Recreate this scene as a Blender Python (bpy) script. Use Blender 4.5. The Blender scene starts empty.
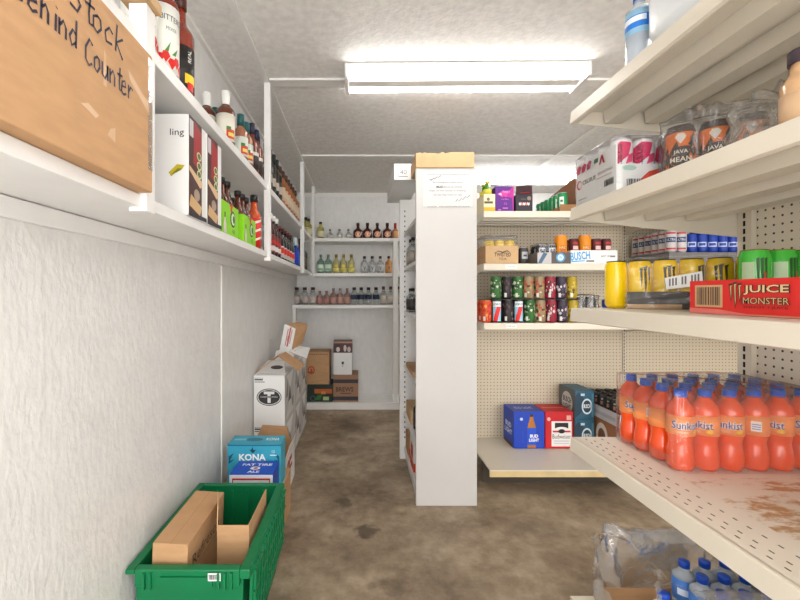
import bpy, bmesh, math, random
from mathutils import Vector, Matrix, Euler
random.seed(7)
SC = bpy.context.scene
COL = SC.collection
CH = 1.25                    # camera height

# ------------------------------------------------------------------ camera, world, exposure
cam_data = bpy.data.cameras.new('camera')
cam_data.sensor_width = 36.0
cam_data.lens = 36.0 * 404 / 800
cam_data.shift_x = 0.05
cam_data.shift_y = -0.0075
cam_data.clip_start = 0.02
cam = bpy.data.objects.new('camera', cam_data)
cam.location = (0, 0, CH)
cam.rotation_euler = (math.pi / 2, 0, 0)
COL.objects.link(cam)
SC.camera = cam
world = bpy.data.worlds.new('world')
SC.world = world
world.use_nodes = True
bgn = world.node_tree.nodes['Background']
bgn.inputs[0].default_value = (1.0, 0.99, 0.98, 1)
bgn.inputs[1].default_value = 4.3
TUBE_POWER = 12.0
TUBE_BACK = 19.0
SC.view_settings.view_transform = 'Standard'
SC.view_settings.look = 'None'
SC.view_settings.gamma = 1.0
SC.view_settings.use_curve_mapping = False
SC.view_settings.exposure = 0.36

# ------------------------------------------------------------------ materials
def lin(v):
    v /= 255.0
    return v / 12.92 if v <= 0.04045 else ((v + 0.055) / 1.055) ** 2.4
def rgb(r, g, b):
    return (lin(r), lin(g), lin(b), 1.0)
MATS = {}
def mat(name, col, rough=0.5, metal=0.0, trans=0.0, ior=1.45, coat=0.0, emit=0.0, var=0.0, vscale=30.0, bump=0.0, bscale=60.0, stretch=(1, 1, 1), alpha=1.0):
    if name in MATS:
        return MATS[name]
    m = bpy.data.materials.new(name)
    m.use_nodes = True
    nt = m.node_tree
    b = nt.nodes['Principled BSDF']
    c = rgb(*col)
    b.inputs['Base Color'].default_value = c
    b.inputs['Roughness'].default_value = rough
    b.inputs['Metallic'].default_value = metal
    b.inputs['Transmission Weight'].default_value = trans
    b.inputs['IOR'].default_value = ior
    b.inputs['Coat Weight'].default_value = coat
    b.inputs['Alpha'].default_value = alpha
    if emit:
        b.inputs['Emission Color'].default_value = (1, 0.985, 0.96, 1)
        b.inputs['Emission Strength'].default_value = emit
    if var or bump:
        tc = nt.nodes.new('ShaderNodeTexCoord')
        mp = nt.nodes.new('ShaderNodeMapping')
        mp.inputs['Scale'].default_value = stretch
        nt.links.new(tc.outputs['Object'], mp.inputs[0])
    if var:
        n = nt.nodes.new('ShaderNodeTexNoise')
        n.inputs['Scale'].default_value = vscale
        n.inputs['Detail'].default_value = 6
        nt.links.new(mp.outputs[0], n.inputs['Vector'])
        r = nt.nodes.new('ShaderNodeValToRGB')
        r.color_ramp.elements[0].position = 0.3
        r.color_ramp.elements[1].position = 0.7
        r.color_ramp.elements[0].color = tuple(max(0, x * (1 - var)) for x in c[:3]) + (1,)
        r.color_ramp.elements[1].color = tuple(min(1, x * (1 + var)) for x in c[:3]) + (1,)
        nt.links.new(n.outputs[0], r.inputs[0])
        nt.links.new(r.outputs[0], b.inputs['Base Color'])
    if bump:
        n2 = nt.nodes.new('ShaderNodeTexNoise')
        n2.inputs['Scale'].default_value = bscale
        n2.inputs['Detail'].default_value = 4
        nt.links.new(mp.outputs[0], n2.inputs['Vector'])
        bp = nt.nodes.new('ShaderNodeBump')
        bp.inputs['Strength'].default_value = bump
        bp.inputs['Distance'].default_value = 0.004
        nt.links.new(n2.outputs[0], bp.inputs['Height'])
        nt.links.new(bp.outputs[0], b.inputs['Normal'])
    MATS[name] = m
    return m

def flat(r, g, b, rough=0.45, coat=0.0):
    return mat('print_%d_%d_%d' % (r, g, b), (r, g, b), rough, coat=coat)

WALL = mat('wall_paint', (222, 221, 219), 0.38, var=0.045, vscale=22, bump=0.7, bscale=62, stretch=(1, 1, 0.55))
CEIL = mat('ceiling_board', (226, 223, 219), 0.6, var=0.09, vscale=30, bump=0.8, bscale=60)
TRIM = mat('trim_paint', (228, 226, 222), 0.4, var=0.02, vscale=12)
PANEL = mat('panel_paint', (207, 205, 202), 0.42, var=0.015, vscale=5)
WHITEB = mat('shelf_white_paint', (232, 231, 229), 0.38, var=0.03, vscale=9)
GOND = mat('gondola_enamel', (219, 210, 193), 0.35, var=0.02, vscale=6)
CARD = mat('cardboard', (190, 149, 108), 0.75, var=0.07, vscale=14, bump=0.1, bscale=120, stretch=(1, 1, 4))
CARD2 = mat('cardboard_pale', (198, 164, 122), 0.75, var=0.06, vscale=14)
CARDD = mat('cardboard_dark', (150, 110, 72), 0.8, var=0.08, vscale=14)
WHITEC = mat('white_carton', (232, 232, 230), 0.5, var=0.02, vscale=8)
GREYC = mat('grey_carton', (196, 193, 190), 0.6, var=0.03, vscale=8)
INK = mat('marker_ink', (28, 26, 52), 0.5)
BLACK = mat('black_print', (22, 21, 22), 0.45)
DARK = mat('dark_slot', (30, 27, 24), 0.8)
PLASTG = mat('tote_green', (3, 114, 68), 0.38, var=0.08, vscale=5, bump=0.05, bscale=90)
ALU = mat('can_aluminium', (205, 205, 208), 0.28, metal=0.9)
STEEL = mat('dark_tin', (120, 118, 116), 0.35, metal=0.7)
TUBE = mat('lit_tube', (255, 255, 255), 0.3, emit=TUBE_POWER)
GLASS = mat('clear_glass', (238, 242, 240), 0.05, trans=0.85, ior=1.3)
GLASSG = mat('green_tint_glass', (188, 224, 205), 0.06, trans=0.8, ior=1.3)
GLASSY = mat('pale_gold_glass', (212, 204, 120), 0.06, trans=0.55, ior=1.3)
GLASSP = mat('pink_tint_glass', (214, 186, 178), 0.06, trans=0.6, ior=1.3)
AMBER = mat('amber_glass', (96, 44, 20), 0.1, coat=0.6)
AMBERL = mat('amber_spirit', (158, 92, 44), 0.1, coat=0.6, var=0.1, vscale=10)
BROWNG = mat('brown_glass', (62, 28, 14), 0.1, coat=0.6)
DARKG = mat('black_glass', (24, 22, 22), 0.1, coat=0.6)
BLUEG = mat('blue_glass', (26, 70, 190), 0.08, trans=0.3, coat=0.5)

def node_mat(name):
    m = bpy.data.materials.new(name)
    m.use_nodes = True
    return m, m.node_tree, m.node_tree.nodes['Principled BSDF']

def mathn(nt, op, a, b=None, c=None):
    n = nt.nodes.new('ShaderNodeMath')
    n.operation = op
    for i, v in enumerate((a, b, c)):
        if v is None:
            continue
        if isinstance(v, (int, float)):
            n.inputs[i].default_value = v
        else:
            nt.links.new(v, n.inputs[i])
    return n.outputs[0]

def pegboard(name, axis, pitch=0.0254, rad=0.0036, base=(206, 192, 168)):
    m, nt, b = node_mat(name)
    tc = nt.nodes.new('ShaderNodeTexCoord')
    sp = nt.nodes.new('ShaderNodeSeparateXYZ')
    nt.links.new(tc.outputs['Object'], sp.inputs[0])
    ds = []
    for a in (axis, 'Z'):
        v = mathn(nt, 'DIVIDE', sp.outputs[a], pitch)
        f = mathn(nt, 'FRACT', mathn(nt, 'ADD', v, 500.0))
        d = mathn(nt, 'MULTIPLY', mathn(nt, 'SUBTRACT', f, 0.5), pitch)
        ds.append(mathn(nt, 'MULTIPLY', d, d))
    r = mathn(nt, 'SQRT', mathn(nt, 'ADD', ds[0], ds[1]))
    hole = mathn(nt, 'LESS_THAN', r, rad)
    mx = nt.nodes.new('ShaderNodeMix')
    mx.data_type = 'RGBA'
    nt.links.new(hole, mx.inputs[0])
    mx.inputs[6].default_value = rgb(*base)
    mx.inputs[7].default_value = rgb(62, 54, 44)
    nt.links.new(mx.outputs[2], b.inputs['Base Color'])
    b.inputs['Roughness'].default_value = 0.5
    return m
PEGX = pegboard('pegboard_back', 'X')
PEGY = pegboard('pegboard_side', 'Y', base=(226, 217, 200))  # same board, base made paler to stand in for brighter light here

def floor_mat():
    m, nt, b = node_mat('stained_concrete')
    tc = nt.nodes.new('ShaderNodeTexCoord')
    def noise(scale, detail=6, rough=0.6):
        n = nt.nodes.new('ShaderNodeTexNoise')
        n.inputs['Scale'].default_value = scale
        n.inputs['Detail'].default_value = detail
        n.inputs['Roughness'].default_value = rough
        nt.links.new(tc.outputs['Object'], n.inputs['Vector'])
        return n.outputs[0]
    r = nt.nodes.new('ShaderNodeValToRGB')
    e = r.color_ramp.elements
    e[0].position, e[0].color = 0.36, rgb(104, 88, 70)
    e[1].position, e[1].color = 0.64, rgb(184, 166, 142)
    x = r.color_ramp.elements.new(0.5)
    x.color = rgb(146, 128, 106)
    mixv = mathn(nt, 'ADD', mathn(nt, 'MULTIPLY', noise(2.2), 0.65), mathn(nt, 'MULTIPLY', noise(14, 8, 0.7), 0.35))
    nt.links.new(mixv, r.inputs[0])
    r2 = nt.nodes.new('ShaderNodeValToRGB')          # dark blots
    r2.color_ramp.elements[0].position = 0.63
    r2.color_ramp.elements[1].position = 0.70
    nt.links.new(noise(4.5, 3, 0.5), r2.inputs[0])
    mx = nt.nodes.new('ShaderNodeMix')
    mx.data_type = 'RGBA'
    nt.links.new(mathn(nt, 'MULTIPLY', r2.outputs[0], 0.42), mx.inputs[0])
    nt.links.new(r.outputs[0], mx.inputs[6])
    mx.inputs[7].default_value = rgb(70, 56, 42)
    nz = nt.nodes.new('ShaderNodeTexNoise')
    nz.inputs['Scale'].default_value = 16
    nt.links.new(tc.outputs['Object'], nz.inputs['Vector'])
    va = nt.nodes.new('ShaderNodeVectorMath'); va.operation = 'MULTIPLY_ADD'
    nt.links.new(nz.outputs['Color'], va.inputs[0])
    va.inputs[1].default_value = (0.11, 0.11, 0)
    nt.links.new(tc.outputs['Object'], va.inputs[2])
    prev = mx.outputs[2]
    for (px, py, rad, k) in ((0.03, 2.13, 0.055, 0.75), (-0.10, 2.42, 0.045, 0.5), (-0.20, 3.2, 0.10, 0.4), (0.15, 1.72, 0.05, 0.4), (-0.1, 3.8, 0.12, 0.3), (0.95, 2.15, 0.10, 0.3)):
        di = nt.nodes.new('ShaderNodeVectorMath'); di.operation = 'DISTANCE'
        nt.links.new(va.outputs[0], di.inputs[0])
        di.inputs[1].default_value = (px + 0.055, py + 0.055, 0)
        mr = nt.nodes.new('ShaderNodeMapRange')
        nt.links.new(di.outputs['Value'], mr.inputs[0])
        mr.inputs[1].default_value, mr.inputs[2].default_value, mr.inputs[3].default_value, mr.inputs[4].default_value = rad * 0.7, rad * 1.25, k, 0.0
        m3 = nt.nodes.new('ShaderNodeMix'); m3.data_type = 'RGBA'
        nt.links.new(mr.outputs[0], m3.inputs[0])
        nt.links.new(prev, m3.inputs[6])
        m3.inputs[7].default_value = rgb(62, 48, 36)
        prev = m3.outputs[2]
    nt.links.new(prev, b.inputs['Base Color'])
    b.inputs['Roughness'].default_value = 0.55
    bp = nt.nodes.new('ShaderNodeBump')
    bp.inputs['Strength'].default_value = 0.12
    bp.inputs['Distance'].default_value = 0.003
    nt.links.new(noise(60, 5), bp.inputs['Height'])
    nt.links.new(bp.outputs[0], b.inputs['Normal'])
    return m
FLOOR = floor_mat()

def rust_mat():
    m, nt, b = node_mat('gondola_enamel_rusted')
    tc = nt.nodes.new('ShaderNodeTexCoord')
    n = nt.nodes.new('ShaderNodeTexNoise')
    n.inputs['Scale'].default_value = 9
    n.inputs['Detail'].default_value = 9
    n.inputs['Roughness'].default_value = 0.72
    mp = nt.nodes.new('ShaderNodeMapping')
    mp.inputs['Scale'].default_value = (2.2, 0.8, 1)
    nt.links.new(tc.outputs['Object'], mp.inputs[0])
    nt.links.new(mp.outputs[0], n.inputs['Vector'])
    r = nt.nodes.new('ShaderNodeValToRGB')
    e = r.color_ramp.elements
    e[0].position, e[0].color = 0.57, rgb(228, 219, 204)
    e[1].position, e[1].color = 0.66, rgb(186, 142, 98)
    sp = nt.nodes.new('ShaderNodeSeparateXYZ')
    nt.links.new(tc.outputs['Object'], sp.inputs[0])
    inside = mathn(nt, 'MULTIPLY', mathn(nt, 'GREATER_THAN', sp.outputs['Y'], 0.13), mathn(nt, 'GREATER_THAN', sp.outputs['X'], 0.30))
    fac = mathn(nt, 'MULTIPLY', n.outputs[0], mathn(nt, 'ADD', mathn(nt, 'MULTIPLY', inside, 0.26), 0.86))
    nt.links.new(fac, r.inputs[0])
    nt.links.new(r.outputs[0], b.inputs['Base Color'])
    b.inputs['Roughness'].default_value = 0.38
    return m
RUST = rust_mat()

def film_mat(name, haze=0.10, gloss=0.22, tint=(235, 235, 235)):
    m = bpy.data.materials.new(name)
    m.use_nodes = True
    nt = m.node_tree
    nt.nodes.clear()
    out = nt.nodes.new('ShaderNodeOutputMaterial')
    tr = nt.nodes.new('ShaderNodeBsdfTransparent')
    tr.inputs[0].default_value = (0.97, 0.97, 0.97, 1)
    gl = nt.nodes.new('ShaderNodeBsdfGlossy')
    gl.inputs['Roughness'].default_value = 0.14
    df = nt.nodes.new('ShaderNodeBsdfDiffuse')
    df.inputs[0].default_value = rgb(*tint)
    tc = nt.nodes.new('ShaderNodeTexCoord')
    n = nt.nodes.new('ShaderNodeTexNoise')
    n.inputs['Scale'].default_value = 22
    n.inputs['Detail'].default_value = 3
    n.inputs['Distortion'].default_value = 1.2
    nt.links.new(tc.outputs['Object'], n.inputs['Vector'])
    bp = nt.nodes.new('ShaderNodeBump')
    bp.inputs['Strength'].default_value = 0.5
    bp.inputs['Distance'].default_value = 0.01
    nt.links.new(n.outputs[0], bp.inputs['Height'])
    nt.links.new(bp.outputs[0], gl.inputs['Normal'])
    tl = nt.nodes.new('ShaderNodeBsdfTranslucent')
    tl.inputs[0].default_value = rgb(*tint)
    dt = nt.nodes.new('ShaderNodeMixShader')
    dt.inputs[0].default_value = 0.45
    nt.links.new(df.outputs[0], dt.inputs[1])
    nt.links.new(tl.outputs[0], dt.inputs[2])
    m1 = nt.nodes.new('ShaderNodeMixShader')
    m1.inputs[0].default_value = haze
    nt.links.new(tr.outputs[0], m1.inputs[1])
    nt.links.new(dt.outputs[0], m1.inputs[2])
    fr = nt.nodes.new('ShaderNodeFresnel')
    fr.inputs[0].default_value = 1.45
    nt.links.new(bp.outputs[0], fr.inputs['Normal'])
    m2 = nt.nodes.new('ShaderNodeMixShader')
    nt.links.new(mathn(nt, 'ADD', mathn(nt, 'MULTIPLY', fr.outputs[0], 0.5), gloss * 0.3), m2.inputs[0])
    nt.links.new(m1.outputs[0], m2.inputs[1])
    nt.links.new(gl.outputs[0], m2.inputs[2])
    nt.links.new(m2.outputs[0], out.inputs[0])
    MATS[name] = m
    return m
FILM = film_mat('clear_shrink_film', 0.035, 0.08)
FILM2 = film_mat('cloudy_torn_film', 0.09, 0.12)
FILM4 = film_mat('soda_case_film', 0.06, 0.16)
FILM3 = film_mat('loose_bag_film', 0.30, 0.6, (246, 247, 248))

# ------------------------------------------------------------------ mesh builder
_TEXT = {}
def text_mesh(s, bold):
    k = (s, bold)
    if k in _TEXT:
        return _TEXT[k]
    cu = bpy.data.curves.new('t', 'FONT')
    cu.body = s
    cu.size = 1.0
    cu.resolution_u = 2
    cu.offset = bold
    o = bpy.data.objects.new('t', cu)
    COL.objects.link(o)
    bpy.context.view_layer.update()
    me = bpy.data.meshes.new_from_object(o.evaluated_get(bpy.context.evaluated_depsgraph_get()))
    vs = [(v.co.x, v.co.y) for v in me.vertices]
    fs = [tuple(p.vertices) for p in me.polygons]
    bpy.data.objects.remove(o)
    bpy.data.curves.remove(cu)
    bpy.data.meshes.remove(me)
    if vs:
        x0, x1 = min(v[0] for v in vs), max(v[0] for v in vs)
        y0, y1 = min(v[1] for v in vs), max(v[1] for v in vs)
        vs = [(x - (x0 + x1) / 2, y - (y0 + y1) / 2) for x, y in vs]
        _TEXT[k] = (vs, fs, x1 - x0, y1 - y0)
    else:
        _TEXT[k] = ([], [], 1, 1)
    return _TEXT[k]

class MB:
    def __init__(self):
        self.v, self.f, self.mi, self.sm, self.mats = [], [], [], [], []
    def m(self, mt):
        if mt not in self.mats:
            self.mats.append(mt)
        return self.mats.index(mt)
    def face(self, idx, mt, smooth=False):
        self.f.append(tuple(idx)); self.mi.append(self.m(mt)); self.sm.append(smooth)
    def poly(self, pts, mt, smooth=False):
        b = len(self.v)
        self.v += [tuple(p) for p in pts]
        self.face(range(b, b + len(pts)), mt, smooth)
    def box(self, x0, x1, y0, y1, z0, z1, mt, bv=0.0, skip='', mats=None):
        b = len(self.v)
        if bv:
            bm = bmesh.new()
            bmesh.ops.create_cube(bm, size=1.0)
            for v in bm.verts:
                v.co = Vector(((x0 + x1) / 2 + v.co.x * (x1 - x0), (y0 + y1) / 2 + v.co.y * (y1 - y0), (z0 + z1) / 2 + v.co.z * (z1 - z0)))
            bmesh.ops.bevel(bm, geom=bm.edges[:], offset=bv, segments=2, affect='EDGES', profile=0.5)
            self.bm(bm, mt)
            return self
        self.v += [(x, y, z) for z in (z0, z1) for y in (y0, y1) for x in (x0, x1)]
        q = {'bottom': (0, 2, 3, 1), 'top': (4, 5, 7, 6), 'front': (0, 1, 5, 4), 'back': (2, 6, 7, 3), 'left': (0, 4, 6, 2), 'right': (1, 3, 7, 5)}
        for k, ids in q.items():
            if k not in skip:
                self.face([b + i for i in ids], (mats or {}).get(k, mt))
        return self
    def bm(self, bm, mt, smooth=False):
        b = len(self.v)
        bm.verts.index_update()
        self.v += [tuple(v.co) for v in bm.verts]
        for f in bm.faces:
            self.face([b + v.index for v in f.verts], mt, smooth)
        bm.free()
    def lathe(self, prof, mt, n=24, c=(0, 0, 0), sx=1.0, sy=1.0, smooth=True, a0=0.0):
        """prof: [(r, z)] or [(r, z, material)] where the material colours the band that starts there"""
        rings, cur = [], mt
        bands = []
        for p in prof:
            r, z = p[0], p[1]
            if len(p) > 2:
                cur = p[2]
            bands.append(cur)
            b = len(self.v)
            if r < 1e-6:
                self.v.append((c[0], c[1], c[2] + z))
                rings.append([b])
            else:
                self.v += [(c[0] + r * sx * math.cos(a0 + 2 * math.pi * i / n), c[1] + r * sy * math.sin(a0 + 2 * math.pi * i / n), c[2] + z) for i in range(n)]
                rings.append(list(range(b, b + n)))
        for k in range(len(rings) - 1):
            A, B = rings[k], rings[k + 1]
            for i in range(n):
                j = (i + 1) % n
                if len(A) == 1 and len(B) == 1:
                    continue
                if len(A) == 1:
                    self.face((A[0], B[j], B[i]), bands[k], smooth)
                elif len(B) == 1:
                    self.face((A[i], A[j], B[0]), bands[k], smooth)
                else:
                    self.face((A[i], A[j], B[j], B[i]), bands[k], smooth)
        return self
    def prism(self, prof, axis, a, b, mt):
        """2-D profile extruded along an axis; profile is (x,z) for Y, (y,z) for X, (x,y) for Z"""
        def P(p, t):
            return {'Y': (p[0], t, p[1]), 'X': (t, p[0], p[1]), 'Z': (p[0], p[1], t)}[axis]
        s = len(self.v)
        n = len(prof)
        self.v += [P(p, a) for p in prof] + [P(p, b) for p in prof]
        self.face(list(range(s, s + n))[::-1], mt)
        self.face(range(s + n, s + 2 * n), mt)
        for i in range(n):
            j = (i + 1) % n
            self.face((s + i, s + j, s + n + j, s + n + i), mt)
        return self
    def tube(self, pts, r, mt, n=8, caps=True):
        pts = [Vector(p) for p in pts]
        rings = []
        for i, p in enumerate(pts):
            d = (pts[min(i + 1, len(pts) - 1)] - pts[max(i - 1, 0)]).normalized()
            up = Vector((0, 0, 1)) if abs(d.z) < 0.9 else Vector((1, 0, 0))
            s = d.cross(up).normalized()
            t = s.cross(d).normalized()
            b = len(self.v)
            self.v += [tuple(p + s * r * math.cos(2 * math.pi * k / n) + t * r * math.sin(2 * math.pi * k / n)) for k in range(n)]
            rings.append(list(range(b, b + n)))
        for A, B in zip(rings, rings[1:]):
            for k in range(n):
                self.face((A[k], A[(k + 1) % n], B[(k + 1) % n], B[k]), mt, True)
        if caps:
            self.face(rings[0][::-1], mt); self.face(rings[-1], mt)
        return self
    def slab(self, pts, th, mt, mt2=None):
        """a planar polygon given thickness th against its normal"""
        pts = [Vector(p) for p in pts]
        n = (pts[1] - pts[0]).cross(pts[2] - pts[0]).normalized() * th
        s, k = len(self.v), len(pts)
        self.v += [tuple(p) for p in pts] + [tuple(p - n) for p in pts]
        self.face(range(s, s + k), mt)
        self.face(list(range(s + k, s + 2 * k))[::-1], mt2 or mt)
        for i in range(k):
            j = (i + 1) % k
            self.face((s + i, s + k + i, s + k + j, s + j), mt2 or mt)
        return self
    def grid(self, fn, nu, nv, mt, smooth=True, skip=None):
        b = len(self.v)
        self.v += [tuple(fn(i / nu, j / nv)) for j in range(nv + 1) for i in range(nu + 1)]
        for j in range(nv):
            for i in range(nu):
                if skip and skip((i + .5) / nu, (j + .5) / nv):
                    continue
                q = b + j * (nu + 1) + i
                self.face((q, q + 1, q + nu + 2, q + nu + 1), mt, smooth)
        return self
    # printing on a cylinder of radius r about the z axis, facing -Y at angle 0
    def cyl(self, pts, r, mt, ang=0.0, c=(0, 0)):
        def clip(P, t, keep_less):
            out = []
            for i in range(len(P)):
                p, q = P[i], P[(i + 1) % len(P)]
                pi_, qi = (p[0] <= t) == keep_less, (q[0] <= t) == keep_less
                if pi_:
                    out.append(p)
                if pi_ != qi and abs(q[0] - p[0]) > 1e-12:
                    k = (t - p[0]) / (q[0] - p[0])
                    out.append((t, p[1] + (q[1] - p[1]) * k))
            return out
        x0, x1 = min(p[0] for p in pts), max(p[0] for p in pts)
        n = max(1, int(math.ceil((x1 - x0) / (r * 0.22))))
        for k in range(n):
            P = list(pts)
            if k > 0:
                P = clip(P, x0 + (x1 - x0) * k / n, False)
            if k < n - 1 and P:
                P = clip(P, x0 + (x1 - x0) * (k + 1) / n, True)
            if len(P) < 3:
                continue
            out = []
            for x, z in P:
                a = -math.pi / 2 + ang + x / r
                out.append((c[0] + r * math.cos(a), c[1] + r * math.sin(a), z))
            self.poly(out, mt)
    def cyltext(self, s, r, z, size, mt, ang=0.0, bold=0.0, rot=0, c=(0, 0), sx=1.0):
        vs, fs, w, h = text_mesh(s, bold)
        b = len(self.v)
        k = size / max(h, 1e-6)
        for x, y in vs:
            x, y = x * k * sx, y * k
            if rot:
                x, y = -y, x
            a = -math.pi / 2 + ang + x / r
            self.v.append((c[0] + r * math.cos(a), c[1] + r * math.sin(a), z + y))
        for f in fs:
            self.face([b + i for i in f], mt)
    def cylrect(self, r, x0, x1, z0, z1, mt, ang=0.0, n=6, c=(0, 0)):
        for i in range(n):
            a, b = x0 + (x1 - x0) * i / n, x0 + (x1 - x0) * (i + 1) / n
            self.cyl([(a, z0), (b, z0), (b, z1), (a, z1)], r, mt, ang, c)
    def build(self, name, parent=None, loc=None, rot=None, merge=False):
        me = bpy.data.meshes.new(name)
        me.from_pydata(self.v, [], self.f)
        for mt in self.mats:
            me.materials.append(mt)
        me.polygons.foreach_set('material_index', self.mi)
        me.polygons.foreach_set('use_smooth', self.sm)
        me.update()
        o = bpy.data.objects.new(name, me)
        COL.objects.link(o)
        if parent is not None:
            o.parent = parent
        if loc is not None:
            o.location = loc
        if rot is not None:
            o.rotation_euler = rot
        return o

class Face:
    """a face of a box with its own metric frame, printing in fractions of its width and height"""
    def __init__(self, mb, face, b):
        x0, x1, y0, y1, z0, z1 = b
        self.mb = mb
        if face == 'front':
            self.o, self.r, self.u, self.W, self.H, self.n = Vector((x0, y0, z0)), Vector((1, 0, 0)), Vector((0, 0, 1)), x1 - x0, z1 - z0, Vector((0, -1, 0))
        elif face == 'right':
            self.o, self.r, self.u, self.W, self.H, self.n = Vector((x1, y0, z0)), Vector((0, 1, 0)), Vector((0, 0, 1)), y1 - y0, z1 - z0, Vector((1, 0, 0))
        elif face == 'left':
            self.o, self.r, self.u, self.W, self.H, self.n = Vector((x0, y1, z0)), Vector((0, -1, 0)), Vector((0, 0, 1)), y1 - y0, z1 - z0, Vector((-1, 0, 0))
        elif face == 'top':
            self.o, self.r, self.u, self.W, self.H, self.n = Vector((x0, y0, z1)), Vector((1, 0, 0)), Vector((0, 1, 0)), x1 - x0, y1 - y0, Vector((0, 0, 1))
        self.lift = 0.0006
    def P(self, a, b):
        return self.o + self.r * (a * self.W) + self.u * (b * self.H) + self.n * self.lift
    def poly(self, pts, mt):
        self.mb.poly([self.P(a, b) for a, b in pts], mt)
        self.lift += 0.00015
    def rect(self, a0, b0, a1, b1, mt):
        self.poly([(a0, b0), (a1, b0), (a1, b1), (a0, b1)], mt)
    def disc(self, a, b, ra, rb, mt, n=24):
        self.poly([(a + ra * math.cos(2 * math.pi * k / n), b + rb * math.sin(2 * math.pi * k / n)) for k in range(n)], mt)
    def text(self, s, a, b, h, mt, w=None, bold=0.0, rot=0.0):
        """h: height as a fraction of H; w: width as a fraction of W (squeezes or stretches)"""
        vs, fs, tw, th = text_mesh(s, bold)
        if not vs:
            return
        k = h * self.H / th
        kx = k if w is None else w * self.W / tw
        c, sn = math.cos(rot), math.sin(rot)
        o = self.P(a, b)
        base = len(self.mb.v)
        for x, y in vs:
            x, y = x * kx, y * k
            self.mb.v.append(tuple(o + self.r * (x * c - y * sn) + self.u * (x * sn + y * c)))
        for f in fs:
            self.mb.face([base + i for i in f], mt)
        self.lift += 0.00015
    def bars(self, a0, b0, a1, b1, mt, n=18, seed=3):
        rd = random.Random(seed)
        t = a0
        while t < a1:
            w = (a1 - a0) / n * rd.choice((0.35, 0.6, 0.9))
            self.poly([(t, b0), (min(t + w, a1), b0), (min(t + w, a1), b1), (t, b1)], mt)
            self.lift -= 0.00015
            t += w + (a1 - a0) / n * rd.choice((0.35, 0.6))
    def stroke(self, pts, w, mt):
        """pen line of metric width w through points in face fractions"""
        P = [Vector((a * self.W, b * self.H)) for a, b in pts]
        L, R = [], []
        for i, p in enumerate(P):
            d = P[min(i + 1, len(P) - 1)] - P[max(i - 1, 0)]
            if d.length < 1e-9:
                d = Vector((1, 0))
            d.normalize()
            nrm = Vector((-d.y, d.x)) * w / 2
            L.append(p + nrm); R.append(p - nrm)
        def Q(p):
            return self.o + self.r * p.x + self.u * p.y + self.n * self.lift
        for i in range(len(P) - 1):
            self.mb.poly([Q(R[i]), Q(R[i + 1]), Q(L[i + 1]), Q(L[i])], mt)

# ------------------------------------------------------------------ things
def tag(o, label, cat, group=None, kind=None):
    if label:
        o['label'] = label
    if cat:
        o['category'] = cat
    if group:
        o['group'] = group
    if kind:
        o['kind'] = kind
    return o
def empty(name, label=None, cat=None, loc=(0, 0, 0), rz=0.0, group=None, rot=None):
    o = bpy.data.objects.new(name, None)
    o.empty_display_size = 0.05
    COL.objects.link(o)
    o.location = loc
    o.rotation_euler = rot or (0, 0, rz)
    return tag(o, label, cat, group)
def struct(name, mb):
    o = mb.build(name)
    o['kind'] = 'structure'
    return o
def copy_tree(o, parent=None):
    c = o.copy()
    COL.objects.link(c)
    if parent is not None:
        c.parent = parent
    for ch in list(o.children):
        copy_tree(ch, c)
    return c
class Proto:
    """builds the thing the first time it is placed, afterwards copies it"""
    def __init__(self, fn):
        self.fn, self.first = fn, None
    def put(self, loc, label, rz=0.0, group=None, cat=None):
        if self.first is None:
            o = self.first = self.fn()
        else:
            o = copy_tree(self.first)
        o.location = loc
        o.rotation_euler = (0, 0, rz)
        o['label'] = label
        if cat:
            o['category'] = cat
        if group:
            o['group'] = group
        elif 'group' in o:
            del o['group']
        return o
ORD = ['first', 'second', 'third', 'fourth', 'fifth', 'sixth', 'seventh', 'eighth', 'ninth', 'tenth', 'eleventh', 'twelfth']

# ================================================================== THE ROOM
XL, XR, YB, YF, ZC = -0.745, 3.3, 4.765, -1.0, 2.44
m = MB(); m.box(XL - 0.1, XR + 0.1, YF, YB + 0.1, -0.1, 0.0, FLOOR); struct('floor', m)
m = MB(); m.box(XL - 0.1, XR + 0.1, YF, YB + 0.1, ZC, ZC + 0.1, CEIL); struct('ceiling', m)
m = MB(); m.box(XL - 0.1, XL, YF, YB, 0, ZC, WALL); struct('wall_left', m)
m = MB(); m.box(XL - 0.1, XR + 0.1, YB, YB + 0.1, 0, ZC, WALL); struct('wall_back', m)
m = MB(); m.box(XR, XR + 0.1, YF, YB, 0, ZC, WALL); struct('wall_right', m)
m = MB(); m.box(-0.50, XR, 2.225, 2.295, ZC - 0.012, ZC, TRIM); struct('trim_1', m)
m = MB(); m.box(-0.50, XR, 3.45, 3.52, ZC - 0.012, ZC, TRIM); struct('trim_2', m)
m = MB(); m.box(-0.535, -0.505, YF, YB, ZC - 0.01, ZC, TRIM); struct('trim_3', m)
m = MB(); m.box(1.66, 1.70, YF, YB, ZC - 0.01, ZC, TRIM); struct('trim_4', m)
m = MB(); m.box(XL, XL + 0.02, YF, YB, ZC - 0.02, ZC, TRIM); struct('trim_5', m)
m = MB(); m.box(XL, XL + 0.006, 2.165, 2.19, 0, 1.40, TRIM); struct('trim_6', m)
m = MB(); m.box(XL, 1.5, YB - 0.012, YB, ZC - 0.05, ZC - 0.0, TRIM); struct('trim_7', m)
m = MB(); m.box(XL + 0.001, 0.9, 4.365, YB, 0.0, 0.072, WHITEB, bv=0.003); struct('trim_8', m)

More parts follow.
